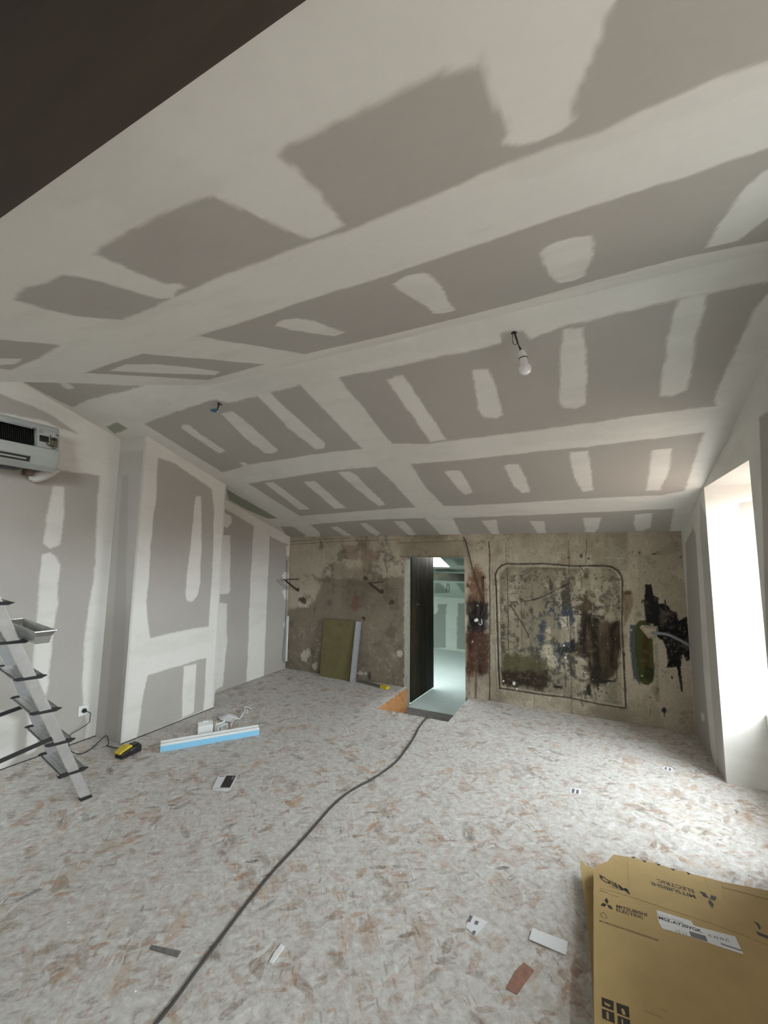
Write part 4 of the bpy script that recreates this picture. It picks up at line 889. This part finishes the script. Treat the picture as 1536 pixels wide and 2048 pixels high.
# corrugated filling edges that hold the panels apart
mb = MB(); px0_, px1_ = tp[0][0]+.03, tp[-3][0]-.05
for (x0, x1, y0, y1, z0, z1) in [(px0_, px1_, 2.35, 2.36, .007, .044), (px0_, px1_, 1.6, 1.61, .007, .044), (px0_+.02, px0_+.026, 1.0, 2.3, .007, .044), (px0_, px1_, 2.30, 2.306, .050, .094), (px0_+.03, px0_+.036, 1.0, 2.25, .05, .094)]: mb.box(x0, x1, y0, y1, z0, z1)
mb.build('inner_flap', M_card, box)
mb = MB()   # torn paper lip along the far edge
for p, q_ in [((1262, 1713), (1268, 1717)), ((1284, 1720), (1290, 1725)), ((1312, 1727), (1318, 1732)), ((1341, 1736), (1347, 1742)), ((1372, 1744), (1378, 1750))]:
    mb = MB(); mb.prism([onz(p, BZ+.0003), onz((q_[0]+3, q_[1]-3), BZ+.0003), onz(q_, BZ+.0003)], (0, 0, .0006)); mb.build('torn_slot', M_ink, box)
def crease(pts, w=.0016, name='crease', m_=None, z=BZ+.0003):
    mb = MB(); P = [onz(p, z) for p in pts]
    for a, b in zip(P[:-1], P[1:]):
        n_ = np.array([-(b-a)[1], (b-a)[0], 0]); n_ /= np.linalg.norm(n_); mb.frame(a-n_*w/2, b-a, n_*w, (0, 0, .0003))
    return mb.build(name, m_ or M_ink2, box)
M_crease = mat('crease_shadow', (.20, .14, .065), .85)
crease([(1200, 1776), (1230, 1784), (1290, 1803), (1340, 1820), (1420, 1846), (1480, 1868), (1536, 1890)], .0016, m_=M_crease)
crease([(1443, 1774), (1490, 1786), (1540, 1800)], .004, m_=M_crease)
crease([(1254, 1714), (1256, 1740), (1258, 1775)], .0008, m_=M_crease); crease([(1409, 1757), (1418, 1778), (1430, 1800)], .0008, m_=M_crease)
crease([(1443, 1764), (1446, 1780), (1450, 1800)], .0008, m_=M_crease)
# print
def print_poly(name, polys, m_, z=BZ+.0004):
    mb = MB()
    for pl_ in polys: mb.prism([onz(p, z) for p in pl_], (0, 0, .0003))
    return mb.build(name, m_, box)
def print_text(s, p0, p1, pt, m_, z=BZ+.0005, name='printed_lettering', bold=0.0, fill=1.0):
    """text whose baseline runs p0 -> p1 (photo points on the panel); pt lies above p0 at cap height"""
    cu = bpy.data.curves.new('lettering', 'FONT'); cu.body = s; cu.offset = bold; cu.resolution_u = 3
    o = bpy.data.objects.new('lettering', cu); col.objects.link(o); bpy.context.view_layer.update()
    me0 = bpy.data.meshes.new_from_object(o.evaluated_get(bpy.context.evaluated_depsgraph_get()))
    co = np.array([v.co for v in me0.vertices]); fs = [tuple(p.vertices) for p in me0.polygons]
    bpy.data.objects.remove(o); bpy.data.curves.remove(cu); bpy.data.meshes.remove(me0)
    if len(co) == 0: return
    O = onz(p0, z); X_ = onz(p1, z)-O; Y_ = onz(pt, z)-O
    x = (co[:, 0]-co[:, 0].min())/(co[:, 0].max()-co[:, 0].min()); y = (co[:, 1]-co[:, 1].min())/(co[:, 1].max()-co[:, 1].min())
    return MB().add([O+X_*a+Y_*b for a, b in zip(x, y)], fs).build(name, m_, box)
def emblem(c, u_, v_, m_):
    """three rhombi meeting at a point"""
    c = np.array(c, float); u_ = np.array(u_, float); v_ = np.array(v_, float); out = []
    for k in range(3):
        a = math.radians(90+120*k)
        f = lambda r, t: tuple(c+u_*r*math.cos(t)+v_*r*math.sin(t))
        out.append([f(0.04, a), f(.58, a-math.radians(30)), f(1, a), f(.58, a+math.radians(30))])
    print_poly('printed_emblem', out, m_)
emblem((1213.5, 1808.5), (14.5, 5), (-.5, -13), M_ink)
print_text('MITSUBISHI', (1232.5, 1815), (1294, 1833), (1233, 1809), M_ink, bold=.02)
print_text('ELECTRIC', (1232.5, 1822), (1287, 1839), (1232.5, 1816), M_ink, bold=.02)
emblem((1419, 1797.5), (-20, -7), (6, 19), M_ink)
print_text('MITSUBISHI', (1389, 1790), (1302, 1763), (1393, 1798), M_ink, bold=.02)
print_text('ELECTRIC', (1386, 1779), (1313, 1757), (1390, 1787), M_ink, bold=.02)
print_text("MEQ", (1254, 1776), (1196, 1747), (1261, 1790), M_ink, bold=.03)
crease([(1211, 1764), (1225, 1768), (1232, 1772)], .0018, 'small_print', M_ink2, BZ+.0006); crease([(1218, 1772), (1239, 1780)], .0018, 'small_print', M_ink2, BZ+.0006)
crease([(1200, 1754), (1211, 1757)], .002, 'small_print', M_ink2, BZ+.0006)
crease([(1199, 1780), (1215, 1786)], .0025, 'small_print', M_ink2); crease([(1217, 1788), (1238, 1794)], .0015, 'small_print', M_ink2)
mb = MB(); mb.tube([onz(p, BZ+.0006) for p in [(1206, 1836), (1200, 1829), (1203, 1826), (1208, 1825), (1213, 1831), (1214, 1836), (1209, 1837)]], .0008, 4); mb.build('printed_symbol', M_ink2, box)
print_text('MULTISPLIT ROOM AIR CONDITIONER INDOOR UNIT', (1199, 1843), (1318, 1883), (1199.2, 1839.5), M_ink2, bold=.03)
# label
print_poly('paper_label', [[(1313, 1820), (1382, 1842), (1388, 1851), (1405, 1856), (1470, 1873), (1487, 1909), (1440, 1894), (1380, 1873), (1325, 1857), (1318, 1846)]], M_label, BZ+.0006)
print_text('ROOM AIR CONDITIONER', (1316, 1829.5), (1368, 1847), (1316, 1827), M_dim, BZ+.0012)
print_text('MSZ-AY20VGK', (1318, 1838), (1405, 1866.5), (1316.5, 1831.5), M_ink, BZ+.0012, bold=.03)
print_text('15 11', (1353, 1865), (1374, 1871), (1352, 1859), M_dim, BZ+.0012)
print_poly('barcode_panel', [[(1378, 1862), (1411, 1872), (1416, 1884), (1382, 1873)]], M_dim, BZ+.0010)
print_text('C N H C', (1417, 1873), (1459, 1884), (1416, 1868), M_dim, BZ+.0012, bold=.03)
print_poly('small_print', [[(1441, 1886), (1483, 1900), (1485, 1903), (1443, 1889)]], M_dim, BZ+.0010)
# pictogram squares with pale symbols, and marks at the right
for sq, sym in ([(1203, 1994), (1227.5, 2003), (1227.5, 2022), (1203.5, 2012)], [(1208, 2003), (1214, 2007), (1221, 2010), (1220, 2014), (1211, 2010)]), \
               ([(1232.5, 2005), (1258, 2014), (1259, 2036), (1234, 2026)], [(1242, 2018), (1246, 2017), (1250, 2024), (1251, 2031), (1245, 2029)]), \
               ([(1203.5, 2017), (1228.5, 2026), (1229.5, 2047), (1204.5, 2036)], [(1213, 2023), (1217, 2025), (1218, 2040), (1213, 2037)]), \
               ([(1235, 2031), (1260, 2040), (1263, 2075), (1236, 2065)], [(1243, 2038), (1246, 2039), (1247, 2062), (1244, 2060)]):
    print_poly('pictogram', [sq], M_ink); print_poly('pictogram_symbol', [sym], M_card, BZ+.001)
print_text('Multi-use carton', (1289, 2023), (1325, 2037), (1289, 2020), M_ink2); print_text('No', (1325, 2021), (1335, 2026), (1325.5, 2019), M_ink2)
print_poly('pictogram', [[(1511, 1862), (1536, 1872), (1560, 1880), (1560, 1888), (1517, 1870)], [(1507, 1842), (1517, 1847), (1522, 1856), (1519, 1860), (1514, 1850)]], M_ink)

# ------------------------------------------------------------------ bulb, wires on the ceiling
bw = onP1((1028, 667)); bl = thing('pendant_bulb', bw, 'bare round light bulb in white holder hanging from ceiling wires', 'light bulb')
hold = ony((1042, 716), bw[1]); scale_y = bw[1]
def py(p): return ony(p, bw[1])
mb = MB(); mb.tube(spline([bw+[0, 0, .01], py((1031, 675)), py((1036, 688)), py((1043, 700))], 6), .0028, 6)
mb.tube(spline([bw+[0, 0, .01], py((1032, 672)), py((1037, 690)), py((1041, 702))], 6), .003, 6)
mb.tube(spline([bw+[-.006, 0, .005], py((1025, 683)), py((1030, 690)), py((1035, 686))], 6), .0016, 5)
mb.build('wire', M_rubber, bl, smooth=True)
A0, A1, A2, A3 = py((1043, 701)), py((1046, 716)), py((1047, 722)), py((1049, 738))
axd = (A3-A0)/np.linalg.norm(A3-A0)
mb = MB(); mb.tube([A0, A0+axd*.01, A1-axd*.004, A1], [.010, .016, .021, .021], 18); mb.build('lamp_holder', M_white, bl, smooth=True)
mb = MB(); mb.tube([A1, A1+axd*.003], .0225, 18); mb.build('holder_ring', M_black, bl, smooth=True)
mb = MB(); R0 = .0335; gc = A1+axd*.062; prof = [(-.058, .020), (-.045, .021), (-.034, .024)]+[(R0*math.sin(t), R0*math.cos(t)) for t in np.linspace(-.75, 1.45, 11)]
mb.tube([gc+axd*a for a, r in prof], [r for a, r in prof], 20); mb.build('glass_globe', M_glass, bl, smooth=True)
mb = MB(); pb = onP1((1028, 667)); mb.tube([pb+[0, -.0, .004], pb+[0, 0, -.001]], .016, 12); mb.build('ceiling_hole', M_rubber, bl)

bw = onP1((436, 806)); cn = thing('capped_wires', bw, 'dark twisted wires with blue connector poking out of ceiling at left', 'wires')
def py2(p): return ony(p, bw[1]-.0)
mb = MB(); mb.tube(spline([bw+[0, 0, .01], py2((437, 811)), py2((435, 817)), py2((433, 820))], 5), .006, 6); mb.tube(spline([bw+[0, 0, .01], py2((439, 808)), py2((443, 810))], 5), .005, 6); mb.build('wire', M_rubber, cn)
mb = MB(); mb.tube([py2((433, 819)), py2((430, 821)), py2((425, 821)), py2((421.5, 819))], [.008, .016, .014, .006], 10); mb.build('connector', M_copper, cn, smooth=True)
mb = MB(); mb.tube([py2((434, 815.5)), py2((432, 819))], .006, 6); mb.build('bare_end', M_white, cn)

# ------------------------------------------------------------------ far wall fittings
for k, (a, b, c, lab) in enumerate((((597, 1158), (569, 1158), (597, 1180), 'rusty triangular iron bracket on far wall in the left corner'), ((765, 1164), (739, 1164), (760, 1183), 'rusty triangular iron bracket on far wall above the green board'))):
    w0 = ony(a, D-.01); w1 = ony(c, D-.01); w1[0] = w0[0]
    # arm comes out of the wall towards the room: find where its end lies
    d_ = ray(b); t_ = (w0[0]-.0); L_ = None
    yb3 = w0[0]/d_[0]*d_[1]; tip = np.array([w0[0], yb3, w0[2]]); 
    if not (.1 < D-yb3 < .6): tip = np.array([w0[0], D-.30, w0[2]])
    t = thing('shelf_bracket', w0, lab, 'bracket', 'rusty shelf brackets')
    mb = MB(); mb.frame(w0-[.014, 0, .006], (.028, 0, 0), (0, tip[1]-w0[1], 0), (0, 0, .014)); mb.build('arm', M_rust, t)
    s0 = tip+np.array([0, .03, -.002]); mb = MB(); mb.frame(s0-[.012, 0, 0], (.024, 0, 0), w1-s0, (0, 0, -.022)); mb.build('strut', M_rust, t)
    mb = MB(); mb.box(w0[0]-.014, w0[0]+.014, D-.012, D-.006, w1[2]-.02, w1[2]+.03); mb.build('wall_leg', M_rust, t)
x0, x1 = ony((645, 1300), D-.05)[0], ony((709, 1300), D-.05)[0]; zt_ = ony((677, 1239), D-.02)[2]
t = thing('insulation_board', ((x0+x1)/2, D-.06, 0), 'olive green rectangular board leaning upright against the far wall', 'board')
mb = MB(); mb.prism([(x0, D-.075, .001), (x0, D-.105, .001), (x0+.006, D-.048, zt_), (x0+.006, D-.018, zt_)], (x1-x0, 0, 0)); mb.build('board_slab', M_green, t, bevel=.003)
x0, x1 = ony((703, 1300), D-.13)[0], ony((712, 1300), D-.13)[0]; zt_ = ony((713, 1243), D-.05)[2]
t = thing('metal_stud', ((x0+x1)/2, D-.12, 0), 'galvanised metal stud profile leaning upright beside the green board', 'stud')
mb = MB()
o0 = np.array([x0-.005, D-.155, .001]); up = np.array([.022, .095, zt_])
mb.frame(o0, (x1-x0, 0, 0), (0, .002, 0), up); mb.frame(o0+[0, .0, 0], (.002, 0, 0), (0, .035, 0), up); mb.frame(o0+[x1-x0-.002, 0, 0], (.002, 0, 0), (0, .035, 0), up); mb.frame(o0+[.02, -.002, 0], (.012, 0, 0), (0, .002, 0), up)
mb.build('stud_channel', M_stud, t)
a, b = onz((717, 1364)), onz((776, 1379)); ax = b-a; l2 = np.linalg.norm(ax); ax /= l2; bx = np.array([-ax[1], ax[0], 0])
t = thing('spirit_level', (a+b)/2, 'grey spirit level with yellow end lying on floor along far wall', 'level')
a = a+bx*.035
mb = MB(); mb.frame(a-bx*.06+[0, 0, .001], ax*(l2-.06), bx*.055, (0, 0, .022)); mb.frame(a-bx*.045+[0, 0, .001], ax*(l2-.06), bx*.025, (0, 0, .03)); mb.build('level_body', mat('level_grey', (.16, .14, .12), .5, .3), t)
mb = MB(); mb.frame(a-bx*.066+ax*(l2-.11)+[0, 0, .0008], ax*.11, bx*.068, (0, 0, .034)); mb.build('end_grip', M_yellow, t, bevel=.006)
# wire and lamp holder beside the doorway
def wpt(p, off=.02): return ony(p, D-off)
t = thing('wall_lamp_holder', wpt((957, 1242)), 'small white lamp holder on blackened post right of the doorway', 'lamp holder')
c = wpt((953, 1240), .01); mb = MB(); mb.tube([c+[0, .004, 0], c+[.0, -.03, 0], c+[-.005, -.05, .0]], [.022, .022, .015], 14); mb.build('holder', M_white, t, smooth=True)
c = wpt((960, 1244), .01); mb = MB(); mb.tube([c+[0, .006, 0], c+[0, -.02, 0]], [.018, .02], 12); mb.build('base', mat('dark_base', (.05, .05, .05), .6), t, smooth=True)
mb = MB(); mb.tube(spline([wpt((957, 1247), .03), wpt((961, 1250), .045), wpt((964, 1246), .03), wpt((963, 1238), .02)], 5), .004, 6); mb.build('loop', M_white, t)
mb = MB(); mb.tube(spline([wpt((927, 1074), .012), wpt((933, 1088), .014), wpt((944, 1132), .016), wpt((955, 1165), .016), wpt((966, 1196), .014), wpt((969, 1206), .012), wpt((966, 1222), .012), wpt((961, 1236), .012)], 6), .006, 6)
tag(mb.build('hanging_wire', mat('dark_red_wire', (.05, .02, .015), .6), smooth=True), 'thin dark wire running down far wall from ceiling to lamp holder', 'wire')
t = thing('iron_rod', wpt((968, 1180)), 'short thin iron rod with crossed top fixed on the painted post', 'rod')
mb = MB(); mb.tube([wpt((967, 1150), .014), wpt((968, 1208), .014)], .005, 6); mb.build('rod_bar', M_rust, t)
mb = MB(); mb.tube([wpt((963, 1155), .014), wpt((971, 1155), .014)], .005, 6); mb.box(*[f for q_ in [(wpt((967, 1155))[0]-.012, wpt((967, 1155))[0]+.012), (D-.022, D-.010), (wpt((967, 1155))[2]-.012, wpt((967, 1155))[2]+.012)] for f in q_]); mb.build('cross_piece', M_rust, t)
# conduit out of a foam plug
t = thing('conduit', wpt((1345, 1275)), 'grey bent conduit coming out of cream foam plug on far wall', 'conduit')
mb = MB(); mb.tube(spline([wpt((1299, 1266), .0), wpt((1310, 1266), .05), wpt((1335, 1269), .075), wpt((1360, 1280), .06), wpt((1382, 1293), .03)], 7), .0155, 10); mb.build('pipe', M_lead, t, smooth=True)
pl_ = [(1279, 1255), (1284, 1250), (1298, 1251), (1306, 1253), (1316, 1252), (1317, 1262), (1312, 1274), (1306, 1277), (1297, 1277), (1290, 1268)]
mb = MB(); P = [wpt(p, .008) for p in pl_]; cc = sum(P)/len(P); n = len(P)
ring2 = [cc+(p-cc)*.62+[0, -.035-.012*(i % 3), 0] for i, p in enumerate(P)]; ring3 = [cc+(p-cc)*.3+[0, -.03, 0] for p in P]
mb.add([p+[0, .006, 0] for p in P]+ring2+ring3, [(i, (i+1) % n, (i+1) % n+n, i+n) for i in range(n)]+[(i+n, (i+1) % n+n, (i+1) % n+2*n, i+2*n) for i in range(n)]+[tuple(range(2*n, 3*n))]); mb.build('foam_plug', M_cream, t, smooth=True)
# white duct and cable in the left corner
t = thing('corner_duct', wpt((572, 1300)), 'thin white duct with hooked cable end in the far left corner', 'duct')
dx0 = XL+.012
za, zb = ony((574, 1232), D-.02)[2], ony((571, 1322), D-.02)[2]
mb = MB(); mb.box(dx0, dx0+.03, D-.035, D-.012, zb, za); mb.build('duct_body', M_white, t)
mb = MB(); mb.tube(spline([onx((574, 1120), XL+.014), onx((573.5, 1200), XL+.014), onx((570, 1260), XL+.014), onx((567, 1300), XL+.014), onx((566, 1316), XL+.014), onx((568, 1323), XL+.016), onx((570, 1325), XL+.02)], 5), .006, 6); mb.build('cable', M_lead, t, smooth=True)
# small white junction at top-right of the lower wall sheet? -> loose chips and crumbs
def chip(px, m_, lab, t_=.003):
    P = [onz(p, .0006) for p in px]; mb = MB(); mb.prism(P, (0, 0, t_)); return tag(mb.build('wood_chip', m_), lab, 'wood chip')
chip([(1012, 1978), (1034, 1990), (1068, 1942), (1048, 1926), (1030, 1944)], mat('red_wood', (.36, .19, .14), .8, var=.35, vscale=45), 'large flat reddish wood flake on floor left of cardboard box')
chip([(300, 1899), (355, 1915), (362, 1903), (303, 1891)], mat('grey_wood', (.20, .19, .17), .85, var=.45, vscale=50), 'long weathered grey wood flake at bottom left of floor')
chip([(538, 1926), (545, 1928), (569, 1895), (562, 1890), (550, 1905)], M_white, 'pale sliver of plaster lying right of the long cable', .005)
rng = random.Random(12)
mb = MB()
def crumb(p, r):
    k = [(p[0]+rng.uniform(-1, 1)*r, p[1]+rng.uniform(-1, 1)*r, p[2]) for _ in range(3)]+[(p[0]+rng.uniform(-.4, .4)*r, p[1]+rng.uniform(-.4, .4)*r, p[2]+r*rng.uniform(.3, .9))]
    mb.add(k, [(0, 2, 1), (0, 1, 3), (1, 2, 3), (2, 0, 3)])
for _ in range(1500):
    x, y = rng.uniform(XL+.05, XR-.02), rng.uniform(.4, D-.08)
    if CUT[0]-.01 < x < CUT[1]+.01 and y > CUT[2]-.01: continue
    if (x > -.12 and y < 2.85) or (-3.35 < x < -2.75 and 2.45 < y < 3.2) or (x < -2.2 and y > 4.8) or (x < -3.35 and 2.2 < y < 2.56) or (x < -3.1 and y < 1.9 and x > -3.25 and y > 1.7): continue
    if XL < x < XCH+.02 and Y1-.02 < y < Y2+.02: continue
    crumb((x, y, .0002), abs(rng.gauss(0, .0035))+.0015)
for _ in range(160):
    y = rng.uniform(Y1, Y2); crumb((XCH+.01+abs(rng.gauss(0, .012)), y, .0002), rng.uniform(.002, .006))
tag(mb.build('plaster_crumbs', mat('plaster_crumb', (.72, .71, .68), .9)), 'small white plaster crumbs scattered over the boards', 'crumbs', kind='stuff')
